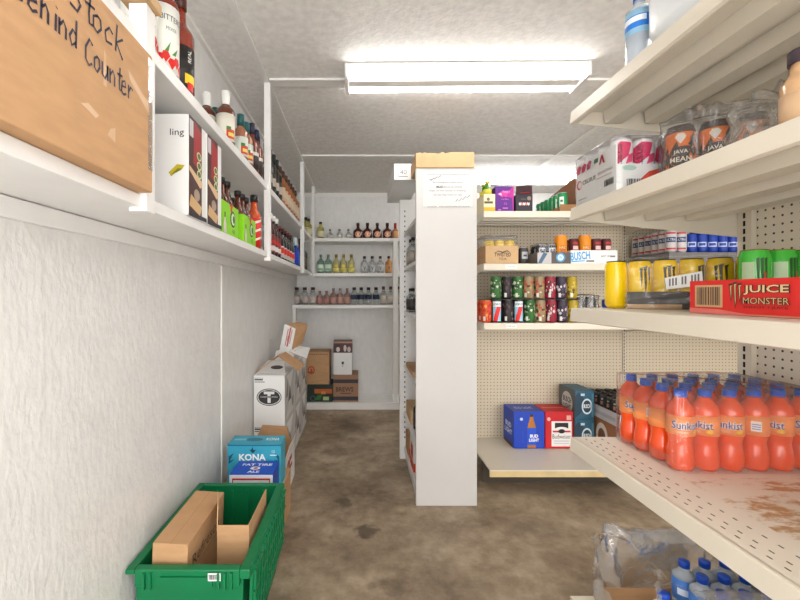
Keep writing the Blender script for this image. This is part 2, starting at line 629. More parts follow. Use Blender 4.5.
# ---------------------------------------------------------------- fluorescent fixtures
def fixture(label, x0, x1, yc, rz=0.0, glow=None):
    glow = glow or TUBE
    r = empty('ceiling_light', label, 'light', ((x0 + x1) / 2, yc, ZC), rz)
    L = (x1 - x0) / 2
    h = MB()
    h.prism([(-0.100, -0.004), (-0.05, 0.0), (0.05, 0.0), (0.100, -0.004), (0.100, -0.016), (0.046, -0.022), (0.030, -0.062), (-0.030, -0.062), (-0.046, -0.022), (-0.100, -0.016)], 'X', -L, L, TRIM)
    h.build('housing', r)
    for s in (-1, 1):
        e = MB()
        a = s * L
        e.box(min(a, a + s * 0.018), max(a, a + s * 0.018), -0.100, 0.100, -0.075, 0.0, TRIM, bv=0.004)
        e.build('end_cap', r)
    for y in (-0.074, 0.074):
        t = MB()
        t.tube([(-L + 0.006, y, -0.050), (L - 0.006, y, -0.050)], 0.019, glow, n=14)
        t.build('tube', r)
    return r
fixture('twin tube fluorescent ceiling light over the aisle, nearest the camera', -0.06, 1.165, 2.165, math.radians(-0.8))
fixture('lit fluorescent ceiling light farther back, seen above the purple carton', 1.02, 2.27, 4.06, 0.0, mat('lit_tube_back', (255, 255, 255), 0.3, emit=TUBE_BACK))

# ================================================================== LEFT WALL SHELF
ZLO, ZUP = CH + 0.235, CH + 0.615            # tops of the two boards
r = empty('wall_shelf', 'long white two-tier wooden shelf fixed along the left wall', 'shelf', (0, 0, 0))
for zt, th in ((ZLO, 0.03), (ZUP, 0.034)):
    b = MB()
    b.box(XL, -0.517, -0.35, 4.45, zt - th, zt, WHITEB, bv=0.002)
    b.build('shelf_board', r)
for zt in (ZLO - 0.032, ZUP - 0.036):
    b = MB()
    b.box(XL, XL + 0.018, -0.35, 4.45, zt - 0.045, zt, WHITEB, bv=0.002)
    b.build('batten', r)
for d, w, ztop, zbot in ((0.97, 0.042, CH + 0.685, CH + 0.195), (2.27, 0.034, ZC - 0.01, CH + 0.185), (3.63, 0.034, ZC - 0.01, CH + 0.19), (4.45, 0.03, ZC - 0.01, CH + 0.185)):
    b = MB()
    b.box(-0.502 - w, -0.502, d - w / 2, d + w / 2, zbot, ztop, WHITEB, bv=0.002)
    b.build('post', r)
b = MB()
b.box(-0.56, -0.49, 0.93, 1.0, CH + 0.686, CH + 0.71, CARD2, bv=0.002)
b.build('wood_plate', r)['label'] = 'bare wood plate'

# ================================================================== BACK SHELVES
r = empty('back_shelf', 'white three-tier wooden shelves standing against the back wall', 'shelf', (0, 0, 0))
for zt, x0 in ((CH + 0.617, -0.515), (CH + 0.23, -0.515), (CH - 0.12, XL)):
    b = MB()
    b.box(x0, 0.62, 4.455 if x0 > -0.6 else 4.43, YB, zt - 0.036, zt, WHITEB, bv=0.002)
    b.build('shelf_board', r)
for x0, x1, zt in ((XL + 0.002, -0.705, CH - 0.157), (0.362, 0.415, CH + 0.60)):
    b = MB()
    b.box(x0, x1, 4.425, 4.455, 0.073, zt, WHITEB, bv=0.002)
    b.build('post', r)

# ================================================================== DIVIDER SHELVING UNIT
r = empty('shelving_unit', 'white board shelving unit with a blank end panel standing in the aisle', 'shelving', (0, 0, 0))
b = MB(); b.box(0.33, 0.69, 2.382, 2.41, 0.0, 1.993, PANEL, bv=0.003); b.build('end_panel', r)
b = MB(); b.box(0.302, 0.69, 3.06, 3.09, 0.0, 1.965, WHITEB, bv=0.003)
for k in range(46):
    z = 0.16 + k * 0.038
    b.box(0.335, 0.343, 3.0588, 3.06, z, z + 0.012, DARK)
b.build('end_panel', r)
b = MB(); b.box(0.66, 0.688, 2.41, 3.06, 0.0, 1.96, WHITEB); b.build('back_panel', r)
UNIT = [0.10, 0.36, 0.72, 1.12, 1.45, 1.71]
for z in UNIT:
    b = MB(); b.box(0.332, 0.66, 2.412, 3.058, z - 0.024, z, WHITEB, bv=0.002); b.build('shelf_board', r)
b = MB(); b.box(0.345, 0.36, 2.412, 3.058, 0.0, 0.075, WHITEB); b.build('kick_board', r)

# ================================================================== GONDOLAS
def shelf_parts(parent, W, D, top=GOND, ribs=True, slots=False, loc=(0, 0, 0), rz=0.0, tags=0, lip=0.042, ends=True):
    """a steel gondola shelf in its own frame: front edge at y=0, back at y=D, x from 0 to W, top at z=0"""
    s = MB()
    s.box(0.0, W, 0.012, D, -0.004, 0.0, top)
    s.prism([(0.0, -0.002), (0.004, 0.0), (0.014, 0.0), (0.014, -0.004), (0.010, -lip + 0.002), (0.018, -lip), (0.004, -lip - 0.003), (-0.004, -lip), (-0.002, -lip * 0.5)], 'X', 0.0, W, GOND)
    if slots:
        for row, y in enumerate((0.035, 0.055, 0.088)):
            n = int(W / 0.031)
            for k in range(n):
                x = 0.02 + k * 0.031 + (row % 2) * 0.015
                if x + 0.012 < W:
                    s.box(x, x + 0.0095, y, y + 0.0026, 0.0, 0.0006, flat(84, 72, 58), skip='bottom')
    o = s.build('shelf', parent, loc, (0, 0, rz))
    if ribs:
        for k in range(3):
            q = MB()
            y = 0.10 + k * (D - 0.16) / 3
            q.prism([(y, -0.005), (y + 0.006, -0.044), (y + 0.060, -0.044), (y + 0.090, -0.005)], 'X', 0.012, W - 0.012, GOND)
            q.build('rib', o)
    if ends:
        for x in (0.001, W - 0.004):
            q = MB()
            q.prism([(0.02, -0.004), (0.02, -lip), (D * 0.5, -0.07), (D, -0.098), (D, -0.004)], 'X', x, x + 0.003, GOND)
            q.build('bracket', o)
    return o

# right-hand gondola (faces the aisle, local x runs towards the camera)
XF, XBK, YT = 0.70, 1.262, 1.34
r = empty('gondola_shelving', 'cream steel gondola shelving along the right side, nearest the camera', 'shelving', (0, 0, 0))
b = MB(); b.box(XBK, XBK + 0.008, -0.45, YT - 0.055, 0.1, 2.1, PEGY); b.build('pegboard', r)
def upright(parent, x0, x1, y0, y1, z1, sx):
    u = MB()
    u.box(x0, x1, y0, y1, 0.0, z1, GOND)
    k = 0
    z = 0.2
    while z < z1 - 0.04:
        if sx:
            u.box(x0 - 0.001, x0, (y0 + y1) / 2 - 0.0035, (y0 + y1) / 2 + 0.0035, z, z + 0.017, DARK)
        else:
            u.box((x0 + x1) / 2 - 0.0035, (x0 + x1) / 2 + 0.0035, y0 - 0.001, y0, z, z + 0.017, DARK)
        z += 0.0254
    return u.build('upright', parent)
upright(r, XBK - 0.016, XBK + 0.012, YT - 0.054, YT - 0.006, 2.1, True)
upright(r, XBK - 0.016, XBK + 0.012, 0.09, 0.135, 2.1, True)
ZR = [CH + 0.605, CH + 0.285, CH - 0.046, CH - 0.474]
for k, z in enumerate(ZR):
    shelf_parts(r, 1.70, XBK - XF - 0.03 if False else XBK - XF - 0.002, RUST if k == 3 else GOND, True, k == 3, (XF, YT, z), math.radians(-90))
b = MB()
b.box(0.73, XBK, -0.35, 1.405, 0.19, 0.20, GOND)
b.box(0.73, 0.742, -0.35, 1.405, 0.15, 0.19, GOND)
b.box(0.78, 0.80, -0.35, 1.38, 0.0, 0.15, CARDD)
b.build('base_deck', r)

# back gondola: two bays
YG, YS, YD = 3.10, 2.65, 2.525
ZG = [CH + 0.545, CH + 0.20, CH - 0.19]
def bay(x0, x1, label, tags):
    r = empty('gondola_shelving', label, 'shelving', (0, 0, 0))
    b = MB(); b.box(x0 + 0.004, x1 - 0.004, YG, YG + 0.008, 0.1, CH + 0.56, PEGX); b.build('pegboard', r)
    upright(r, x1 - 0.018, x1 - 0.002, YG - 0.012, YG - 0.001, CH + 0.6, False)
    for k, z in enumerate(ZG):
        o = shelf_parts(r, x1 - x0 - 0.006, YG - YS - 0.014, GOND, True, False, (x0 + 0.003, YS, z))
        if tags and k:
            t = MB(); t.box(0.14, 0.215, -0.0055, -0.0045, -0.034, -0.008, WHITEC)
            f = Face(t, 'front', (0.14, 0.215, -0.0055, 0, -0.034, -0.008))
            f.text('2 FOR 6.49', 0.45, 0.5, 0.3, flat(120, 110, 100), 0.75)
            t.build('price_tag', o)['label'] = 'paper price tag'
    b = MB()
    b.box(x0 + 0.003, x1 - 0.003, YD, YG - 0.013, 0.142, 0.15, GOND)
    b.box(x0 + 0.003, x1 - 0.003, YD, YD + 0.012, 0.105, 0.142, mat('worn_lip', (214, 190, 140), 0.5, var=0.12, vscale=10))
    b.box(x0 + 0.003, x1 - 0.003, YD + 0.16, YD + 0.17, 0.0, 0.14, mat('shaded_kick_plate', (70, 62, 52), 0.7))  # recessed kick plate; shade under the deck is put into its dark colour
    b.build('base_deck', r)
    return r
bay(0.81, 2.03, 'cream pegboard gondola bay behind the blank white end panel', True)
bay(2.032, 3.25, 'shaded gondola bay farther right, seen through the near right shelves', False)

# ================================================================== PROTOTYPES: bottles and cans
CAPB = mat('black_cap', (26, 25, 27), 0.35)
def bottle(name, h, r, glass, cap, label=None, lz=(0.2, 0.5), neck=0.4, shoulder=0.62, cap_h=0.1, sy=1.0, cat='bottle', art=None, n=20, neck_r=None, cap_r=None):
    """lathe bottle in metres: parts body, cap, label"""
    nr = neck_r or r * neck
    o = empty(name, None, cat)
    zs = h * shoulder
    zn = zs + (h - zs) * 0.42
    zc = h * (1 - cap_h)
    b = MB()
    prof = [(0, 0.004), (r * 0.82, 0.0), (r * 0.97, 0.004), (r, 0.012), (r, zs)]
    for k in range(1, 7):
        t = k / 6
        prof.append((nr + (r - nr) * (0.5 + 0.5 * math.cos(math.pi * t)), zs + (zn - zs) * t))
    prof += [(nr * 0.95, zc), (0, zc)]
    b.lathe(prof, glass, n, sy=sy)
    b.build('body', o)
    c = MB()
    cr = cap_r or nr * 1.12
    c.lathe([(0, zc - h * 0.012), (cr, zc - h * 0.012), (cr, h - 0.002), (cr * 0.9, h), (0, h)], cap, n, sy=sy)
    c.build('cap', o)
    if label is not None:
        l = MB()
        z0, z1 = h * lz[0], h * lz[1]
        rr = r + 0.0007
        l.lathe([(rr - 0.0005, z0), (rr, z0), (rr, z1), (rr - 0.0005, z1)], label, n, sy=sy)
        if art:
            art(l, rr + 0.0006, z0, z1)
        l.build('label', o)
    return o

def can(name, h, r, body, lid=ALU, art=None, band=None):
    o = empty(name, None, 'can')
    b = MB()
    prof = [(0, 0.006), (r * 0.72, 0.001), (r * 0.78, 0.0), (r, 0.012), (r, h - 0.016), (r * 0.86, h - 0.003), (r * 0.86, h - 0.002)]
    if band:
        prof = [(0, 0.006, ALU), (r * 0.72, 0.001, ALU), (r * 0.78, 0.0, ALU), (r, 0.012, body)] + [(r, z, mt) for z, mt in band] + [(r, h - 0.016, body), (r * 0.86, h - 0.003), (r * 0.86, h - 0.002)]
    b.lathe(prof, body, 22)
    if art:
        art(b, r + 0.0005, h)
    b.build('body', o)
    l = MB()
    l.lathe([(r * 0.86, h - 0.003), (r * 0.88, h), (r * 0.82, h + 0.0005), (r * 0.78, h - 0.006), (0, h - 0.006)], lid, 22)
    l.box(-0.008, 0.008, -0.004, 0.018, h - 0.006, h - 0.0035, lid)
    l.build('lid', o)
    return o

# ================================================================== LEFT SHELF STOCK
# --- big marked cardboard box
def strokes(f, glyphs, a, b, sa, sb, w, mt, slant=0.0, step=None):
    G = {
        'S': [[(0.9, 0.9), (0.4, 1.0), (0.1, 0.75), (0.4, 0.55), (0.8, 0.35), (0.6, 0.05), (0.05, 0.1)]],
        't': [[(0.45, 1.0), (0.4, 0.4), (0.5, 0.05), (0.8, 0.1)], [(0.05, 0.65), (0.85, 0.72)]],
        'o': [[(0.5, 0.6), (0.15, 0.45), (0.2, 0.1), (0.55, 0.0), (0.85, 0.25), (0.75, 0.55), (0.45, 0.6)]],
        'O': [[(0.5, 0.9), (0.1, 0.6), (0.15, 0.15), (0.55, 0.0), (0.9, 0.35), (0.8, 0.8), (0.45, 0.9)]],
        'c': [[(0.85, 0.5), (0.5, 0.62), (0.15, 0.35), (0.3, 0.02), (0.85, 0.1)]],
        'C': [[(0.95, 0.85), (0.55, 1.0), (0.15, 0.6), (0.2, 0.15), (0.6, 0.0), (0.95, 0.15)]],
        'k': [[(0.15, 1.05), (0.15, 0.0)], [(0.8, 0.7), (0.18, 0.35), (0.9, -0.1)]],
        'B': [[(0.15, 1.0), (0.15, 0.0)], [(0.15, 1.0), (0.7, 0.85), (0.65, 0.6), (0.18, 0.52), (0.8, 0.35), (0.7, 0.05), (0.15, 0.0)]],
        'e': [[(0.1, 0.3), (0.8, 0.38), (0.6, 0.62), (0.2, 0.5), (0.15, 0.1), (0.5, 0.0), (0.9, 0.12)]],
        'h': [[(0.15, 1.05), (0.15, 0.0)], [(0.15, 0.4), (0.5, 0.6), (0.75, 0.4), (0.78, 0.0)]],
        'i': [[(0.4, 0.6), (0.42, 0.0)], [(0.4, 0.82), (0.45, 0.86)]],
        'n': [[(0.1, 0.6), (0.15, 0.0)], [(0.14, 0.35), (0.5, 0.6), (0.78, 0.4), (0.8, 0.0)]],
        'd': [[(0.75, 1.05), (0.8, 0.0)], [(0.75, 0.5), (0.4, 0.6), (0.1, 0.3), (0.35, 0.0), (0.78, 0.2)]],
        'u': [[(0.1, 0.6), (0.15, 0.12), (0.5, 0.0), (0.78, 0.25), (0.8, 0.6)], [(0.8, 0.6), (0.88, 0.0)]],
        'r': [[(0.15, 0.6), (0.2, 0.0)], [(0.18, 0.3), (0.5, 0.58), (0.85, 0.5)]],
    }
    for ch in glyphs:
        for st in G.get(ch, []):
            f.stroke([(a + sa * (x + slant * y), b + sb * y) for x, y in st], w, mt)
        a += sa * (0.62 if ch in 'it' else 1.05)
bx = (XL + 0.022, -0.485, 0.33, 0.945, ZLO + 0.001, ZLO + 0.318)
r = empty('cardboard_box', 'large brown cardboard box marked Stock Behind Counter on the lower left shelf', 'box', (0, 0, 0))
b = MB(); b.box(*bx, CARD, bv=0.003)
f = Face(b, 'right', bx)
TAPE = mat('packing_tape_scuff', (203, 166, 128), 0.35)
W, H = bx[3] - bx[2], bx[5] - bx[4]
def fy(d): return (d - bx[2]) / W
SC1 = mat('tape_scuff', (200, 160, 118), 0.4)
f.poly([(fy(0.845), 0.74), (fy(0.90), 0.66), (fy(0.93), 0.64), (fy(0.93), 0.55), (fy(0.90), 0.6), (fy(0.85), 0.68)], SC1)
f.poly([(fy(0.775), 0.22), (fy(0.80), 0.20), (fy(0.80), 0.29), (fy(0.785), 0.27)], TAPE)
f.poly([(fy(0.70), 0.30), (fy(0.74), 0.27), (fy(0.75), 0.30), (fy(0.72), 0.33)], TAPE)
f.poly([(fy(0.762), 0.50), (fy(0.772), 0.50), (fy(0.770), 0.70), (fy(0.764), 0.72)], SC1)
strokes(f, 'Stock', fy(0.672), 0.775, 0.053, 0.165, 0.0048, INK, 0.15)
strokes(f, 'Behind', fy(0.562), 0.575, 0.0365, 0.145, 0.0048, INK, 0.12)
strokes(f, 'Counter', fy(0.708), 0.545, 0.0365, 0.15, 0.0046, INK, 0.12)
b.build('body', r)
b = MB(); b.slab([(bx[1] + 0.001, 0.925, bx[4] + 0.05), (bx[1] + 0.001, 0.944, bx[4] + 0.05), (bx[1] + 0.001, 0.944, bx[5] - 0.01), (bx[1] + 0.001, 0.925, bx[5] - 0.01)], 0.0008, FILM)
b.build('tape', r)['label'] = 'clear packing tape at the corner'

# --- two white cartons with pictured sides
def pict_carton(y0, y1, label, first):
    bx = (-0.722, -0.512, y0, y1, ZLO + 0.001, ZLO + 0.303)
    b = MB(); b.box(*bx, WHITEC, bv=0.002)
    f = Face(b, 'front', bx)
    if first:
        f.text('ling', 0.84, 0.81, 0.085, BLACK, 0.20)
        f.poly([(0.72, 0.42), (0.84, 0.5), (0.95, 0.49), (0.9, 0.44), (0.82, 0.42), (0.76, 0.38)], flat(190, 170, 40))
        f.poly([(0.76, 0.40), (0.85, 0.46), (0.92, 0.46), (0.84, 0.42)], flat(120, 130, 30))
    f = Face(b, 'right', bx)
    f.rect(0.02, 0.0, 0.72, 1.0, flat(74, 38, 36))
    f.poly([(0.25, 0.55), (0.68, 0.5), (0.7, 0.93), (0.3, 0.98)], flat(160, 40, 44))
    f.rect(0.05, 0.80, 0.25, 0.97, flat(205, 200, 205))
    for q in (0.66, 0.56, 0.47):
        f.disc(0.56, q, 0.13, 0.045, flat(214, 216, 170)); f.disc(0.56, q, 0.09, 0.03, flat(92, 110, 44))
    f.poly([(0.02, 0.45), (0.6, 0.33), (0.72, 0.36), (0.72, 0.41), (0.02, 0.5)], flat(222, 190, 150))
    f.poly([(0.02, 0.1), (0.6, 0.04), (0.7, 0.14), (0.1, 0.22)], flat(206, 170, 120))
    f.disc(0.42, 0.24, 0.16, 0.06, flat(170, 150, 130))
    f.rect(0.02, 0.0, 0.98, 0.045, flat(40, 38, 46))
    return tag(b.build('drink_carton'), label, 'box')
pict_carton(1.205, 1.345, 'white drinks carton with a plain front, directly behind the marked cardboard box', True)
pict_carton(1.352, 1.492, 'white drinks carton with drink pictures, second one beside the green carriers', False)

# --- upper shelf mixers
def mixer_art(dark):
    def art(l, rr, z0, z1):
        if dark:
            l.cyltext('REAL', rr, z0 + (z1 - z0) * 0.78, 0.012, flat(235, 235, 230), ang=1.1, rot=1)
            l.cylrect(rr, -0.02, 0.02, z0 + 0.02, z0 + 0.05, flat(232, 200, 40), 1.2)
            l.cylrect(rr + .0003, -0.012, 0.012, z0 + 0.0, z0 + 0.025, flat(205, 40, 36), 1.2)
        else:
            l.cyltext('BITTERS', rr, z0 + (z1 - z0) * 0.80, 0.016, flat(60, 66, 60), ang=1.0, sx=0.8)
            l.cyltext('MIXER', rr, z0 + (z1 - z0) * 0.64, 0.010, flat(110, 120, 110), ang=1.0, sx=0.8)
            for q in range(5):
                a = -0.034 + q * 0.017
                z = z0 + 0.035 + (q % 2) * 0.012 - q * 0.004
                l.cyl([(a - 0.012, z), (a, z - 0.020), (a + 0.012, z), (a + 0.006, z + 0.012), (a - 0.006, z + 0.012)], rr + 0.0003, flat(214, 36, 28), 1.0)
            l.cyl([(0.0, z0 + 0.05), (0.02, z0 + 0.075), (0.012, z0 + 0.05)], rr + 0.0005, flat(60, 130, 50), 1.0)
            l.cyl([(-0.02, z0 + 0.055), (-0.004, z0 + 0.085), (-0.01, z0 + 0.055)], rr + 0.0005, flat(70, 140, 60), 1.0)
    return art
REDMIX = mat('red_mix', (120, 34, 20), 0.12, coat=0.5)
WHL = flat(232, 232, 224)
p_mix = Proto(lambda: bottle('mixer_bottle', 0.31, 0.043, REDMIX, flat(60, 30, 22), WHL, (0.03, 0.64), 0.36, 0.68, 0.09, art=mixer_art(False)))
p_mix.put((-0.578, 1.06, ZUP + 0.001), 'white label mixer bottle on upper left shelf, nearest the wooden post')
p_mix.put((-0.568, 1.165, ZUP + 0.001), 'white label mixer bottle beside the tall dark label bottle, upper left shelf')
bottle('mixer_bottle', 0.315, 0.040, mat('cola_mix', (130, 44, 22), 0.1, coat=0.5), flat(70, 34, 24), flat(36, 32, 30), (0.05, 0.48), 0.40, 0.60, 0.10, art=mixer_art(True))
o = [x for x in SC.objects if x.name.startswith('mixer_bottle') and x.type == 'EMPTY'][-1]
o.location = (-0.566, 1.275, ZUP + 0.001)
tag(o, 'tall red-brown mixer bottle with dark label and brown cap, upper left shelf', 'bottle')

WHITECAP = mat('white_plastic_neck', (230, 230, 226), 0.35)
def redgreen(l, rr, z0, z1):
    l.cylrect(rr, -0.02, 0.02, z0 + 0.01, z0 + 0.05, flat(200, 60, 40), 0.9)
    l.cylrect(rr + .0003, -0.012, 0.016, z0 + 0.02, z0 + 0.035, flat(220, 200, 90), 0.9)
    l.cylrect(rr + .0003, -0.02, 0.0, z0 + 0.045, z0 + 0.06, flat(70, 120, 60), 0.9)
p_wn = Proto(lambda: bottle('spirit_bottle', 0.25, 0.038, mat('brown_mix', (92, 44, 24), 0.12, coat=0.5), WHITECAP, flat(225, 220, 205), (0.12, 0.58), 0.42, 0.64, 0.34, art=redgreen))
p_wn.put((-0.575, 1.73, ZUP + 0.001), 'white necked bottle with red and yellow label at the edge of upper left shelf')
p_wn.put((-0.66, 1.74, ZUP + 0.001), 'white necked bottle behind the front one, close to the left wall')
TEAL = mat('teal_cap', (18, 84, 84), 0.35)
p_teal = Proto(lambda: bottle('teal_cap_bottle', 0.225, 0.034, mat('copper_drink', (150, 96, 70), 0.12, coat=0.5), TEAL, flat(214, 220, 210), (0.1, 0.5), 0.44, 0.6, 0.24, art=redgreen))
for k, (x, y, lab) in enumerate(((-0.56, 1.895, 'teal capped bottle right of the white necked bottle, shelf front'), (-0.56, 1.985, 'teal capped bottle nearest the navy capped bottles, shelf front'), (-0.645, 1.92, 'teal capped bottle in the second row behind the shelf front pair'), (-0.655, 1.83, 'teal capped bottle standing against the wall between the white necks'))):
    p_teal.put((x, y, ZUP + 0.001), lab, group='teal capped bottles on the upper left shelf')
NAVYCAP = mat('navy_cap', (26, 30, 58), 0.35)
p_nav = Proto(lambda: bottle('whiskey_bottle', 0.262, 0.036, mat('whiskey', (112, 46, 26), 0.1, coat=0.6), NAVYCAP, flat(50, 36, 36), (0.08, 0.42), 0.42, 0.58, 0.2, art=lambda l, rr, z0, z1: l.cylrect(rr, -0.03, 0.03, z1 - 0.02, z1 - 0.002, flat(214, 208, 200), 0.8)))
for k, (x, y, lab) in enumerate(((-0.56, 2.085, 'navy capped amber bottle, tallest looking one just left of the second post'), (-0.558, 2.17, 'navy capped amber bottle between its twin and the one touching the post'), (-0.575, 2.255, 'navy capped amber bottle directly behind the second shelf post'))):
    p_nav.put((x, y, ZUP + 0.001), lab, group='navy capped bottles on the upper left shelf')
p_dark = Proto(lambda: bottle('liqueur_bottle', 0.285, 0.038, DARKG, CAPB, flat(58, 52, 50), (0.1, 0.45), 0.38, 0.58, 0.2, art=lambda l, rr, z0, z1: l.cylrect(rr, -0.025, 0.025, z0 + 0.02, z1 - 0.03, flat(180, 168, 156), 0.8)))
p_amb = Proto(lambda: bottle('bourbon_bottle', 0.275, 0.040, AMBERL, flat(70, 44, 28), flat(206, 184, 156), (0.12, 0.46), 0.36, 0.60, 0.16))
for k, d in enumerate((2.42, 2.52, 2.62, 2.72)):
    p_dark.put((-0.562, d, ZUP + 0.001), ORD[k] + ' black liqueur bottle beyond the second post, upper left shelf front', group='black liqueur bottles')
for k, d in enumerate((2.83, 2.94, 3.05, 3.16, 3.27, 3.38, 3.49)):
    p_amb.put((-0.563, d, ZUP + 0.001), ORD[k] + ' amber bourbon bottle after the black bottles, upper left shelf front', group='amber bourbon bottles')
for k, d in enumerate((2.57, 2.67, 2.77)):
    p_dark.put((-0.66, d, ZUP + 0.001), ORD[k] + ' black liqueur bottle in the back row against the left wall', group='black liqueur bottles, back row')

# --- green carriers with beers (lower shelf)
LIME = flat(140, 214, 22)
def carrier(y0, y1, label):
    b = MB()
    x0, x1, z0, z1 = -0.668, -0.522, ZLO + 0.001, ZLO + 0.125
    t = 0.0025
    b.box(x0, x1, y0, y1, z0, z0 + t, LIME)
    b.box(x0, x0 + t, y0, y1, z0 + t, z1, LIME); b.box(x1 - t, x1, y0, y1, z0 + t, z1, LIME)
    b.box(x0 + t, x1 - t, y0, y0 + t, z0 + t, z1, LIME); b.box(x0 + t, x1 - t, y1 - t, y1, z0 + t, z1, LIME)
    for fc in ('right', 'front'):
        f = Face(b, fc, (x0, x1, y0, y1, z0, z1))
        f.disc(0.62, 0.56, 0.16, 0.27, flat(28, 46, 24)); f.disc(0.64, 0.56, 0.12, 0.2, flat(206, 232, 190)); f.disc(0.68, 0.56, 0.06, 0.13, flat(28, 46, 24))
        f.rect(0.42, 0.93, 0.62, 1.0, flat(206, 44, 34)); f.rect(0.47, 0.76, 0.58, 0.95, flat(206, 44, 34))
        f.poly([(0.06, 0.02), (0.22, 0.02), (0.22, 0.3), (0.17, 0.42), (0.17, 0.6), (0.11, 0.6), (0.11, 0.42), (0.06, 0.3)], flat(216, 206, 196))
        f.rect(0.11, 0.5, 0.17, 0.66, flat(70, 34, 22))
        f.text('ALE', 0.65, 0.16, 0.13, flat(40, 80, 24))
    return tag(b.build('beer_carrier'), label, 'carrier')
p_beer = Proto(lambda: bottle('beer_bottle', 0.232, 0.0305, mat('beer_glass', (84, 34, 14), 0.1, coat=0.6), CAPB, LIME, (0.12, 0.5), 0.42, 0.58, 0.085, neck_r=0.0135, cap_r=0.0155,
                           art=None))
for c, (y0, lab) in enumerate(((1.530, 'lime green six bottle carrier beside the white cartons'), (1.815, 'lime green six bottle carrier next to the striped red bottle'))):
    carrier(y0, y0 + 0.205, lab)
    for i in range(3):
        for j, x in enumerate((-0.561, -0.629)):
            p_beer.put((x, y0 + 0.0365 + i * 0.066, ZLO + 0.0045), '%s black capped beer bottle, %s row of the %s' % (ORD[i], ('aisle side', 'wall side')[j], ('carrier by the white cartons', 'carrier by the striped red bottle')[c]), group='beer bottles in lime carriers')
def stripes(l, rr, z0, z1):
    for q in range(3):
        z = z0 + 0.01 + q * 0.045
        for i in range(8):
            a = -0.06 + i * 0.015
            l.cyl([(a, z + i * 0.006), (a + 0.015, z + (i + 1) * 0.006), (a + 0.015, z + (i + 1) * 0.006 + 0.012), (a, z + i * 0.006 + 0.012)], rr, flat(236, 222, 214), 0.8)
o = bottle('rum_bottle', 0.285, 0.036, mat('orange_neck', (196, 74, 24), 0.15, coat=0.4), CAPB, flat(214, 40, 30), (0.04, 0.56), 0.5, 0.6, 0.12, art=stripes)
o.location = (-0.56, 2.135, ZLO + 0.001)
tag(o, 'red and white striped bottle with orange neck, left of the second post', 'bottle')
p_red = Proto(lambda: bottle('red_neck_bottle', 0.262, 0.036, mat('maroon_glass', (58, 22, 24), 0.12, coat=0.5), WHITECAP, flat(120, 50, 46), (0.08, 0.5), 0.5, 0.56, 0.12,
                          art=lambda l, rr, z0, z1: (l.cylrect(rr, -0.03, 0.03, z0 + 0.01, z0 + 0.04, flat(214, 206, 200), 0.8), l.cylrect(rr + .0002, -0.03, 0.03, z0 + 0.055, z0 + 0.075, flat(190, 40, 38), 0.8))))
for k, d in enumerate((2.50, 2.59, 2.68)):
    p_red.put((-0.561, d, ZLO + 0.001), ORD[k] + ' white capped maroon bottle beyond the second post, lower left shelf', group='white capped maroon bottles')
p_cola = Proto(lambda: bottle('dark_label_bottle', 0.235, 0.037, DARKG, flat(90, 30, 30), flat(206, 196, 190), (0.06, 0.40), 0.42, 0.55, 0.1,
                           art=lambda l, rr, z0, z1: l.cylrect(rr, -0.035, 0.035, z0 + 0.03, z1 - 0.01, flat(204, 44, 30), 0.8)))
for k, d in enumerate((2.80, 2.91, 3.02, 3.13, 3.24)):
    p_cola.put((-0.563, d, ZLO + 0.001), ORD[k] + ' dark bottle with red and white label, lower left shelf', group='dark bottles with red labels')
o = bottle('vodka_bottle', 0.25, 0.034, BLUEG, mat('ice_cap', (196, 212, 224), 0.3), flat(28, 66, 190), (0.1, 0.5), 0.42, 0.56, 0.28)
o.location = (-0.556, 3.47, ZLO + 0.001); tag(o, 'bright blue vodka bottle with a pale neck, left of the third post', 'bottle')
p_dk2 = Proto(lambda: bottle('wine_bottle', 0.285, 0.037, DARKG, CAPB, flat(92, 84, 62), (0.15, 0.42), 0.36, 0.58, 0.16))
for k, d in enumerate((3.80, 3.93, 4.06)):
    p_dk2.put((-0.565, d, ZLO + 0.001), ORD[k] + ' dark wine bottle past the third post, lower left shelf', group='dark wine bottles')

# ================================================================== BACK SHELF STOCK
def bX(u, d=4.58): return (u - 360) * d / 404
Z1, Z2, Z3 = CH + 0.618, CH + 0.231, CH - 0.119
p_gold = Proto(lambda: bottle('tequila_bottle', 0.20, 0.040, GLASSY, CAPB, flat(214, 208, 170), (0.12, 0.46), 0.38, 0.62, 0.13))
p_gold.put((-0.575, 4.30, ZUP + 0.001), 'pale gold bottle nearer the third post, far end of the upper left shelf')
p_gold.put((-0.56, 4.385, ZUP + 0.001), 'pale gold bottle just left of the thin corner post, upper left shelf end')
p_gold.put((bX(320.6), 4.58, Z1), 'pale gold black capped bottle right of the thin corner post')
p_sm = Proto(lambda: bottle('clear_pint_bottle', 0.118, 0.034, GLASS, flat(120, 116, 110), flat(208, 206, 198), (0.1, 0.4), 0.36, 0.52, 0.18))
for k, u in enumerate((330, 339.5, 348.5)):
    p_sm.put((bX(u), 4.58, Z1), ORD[k] + ' small clear bottle from the left on the top back shelf', group='small clear bottles')
def roundel(l, rr, z0, z1):
    pass
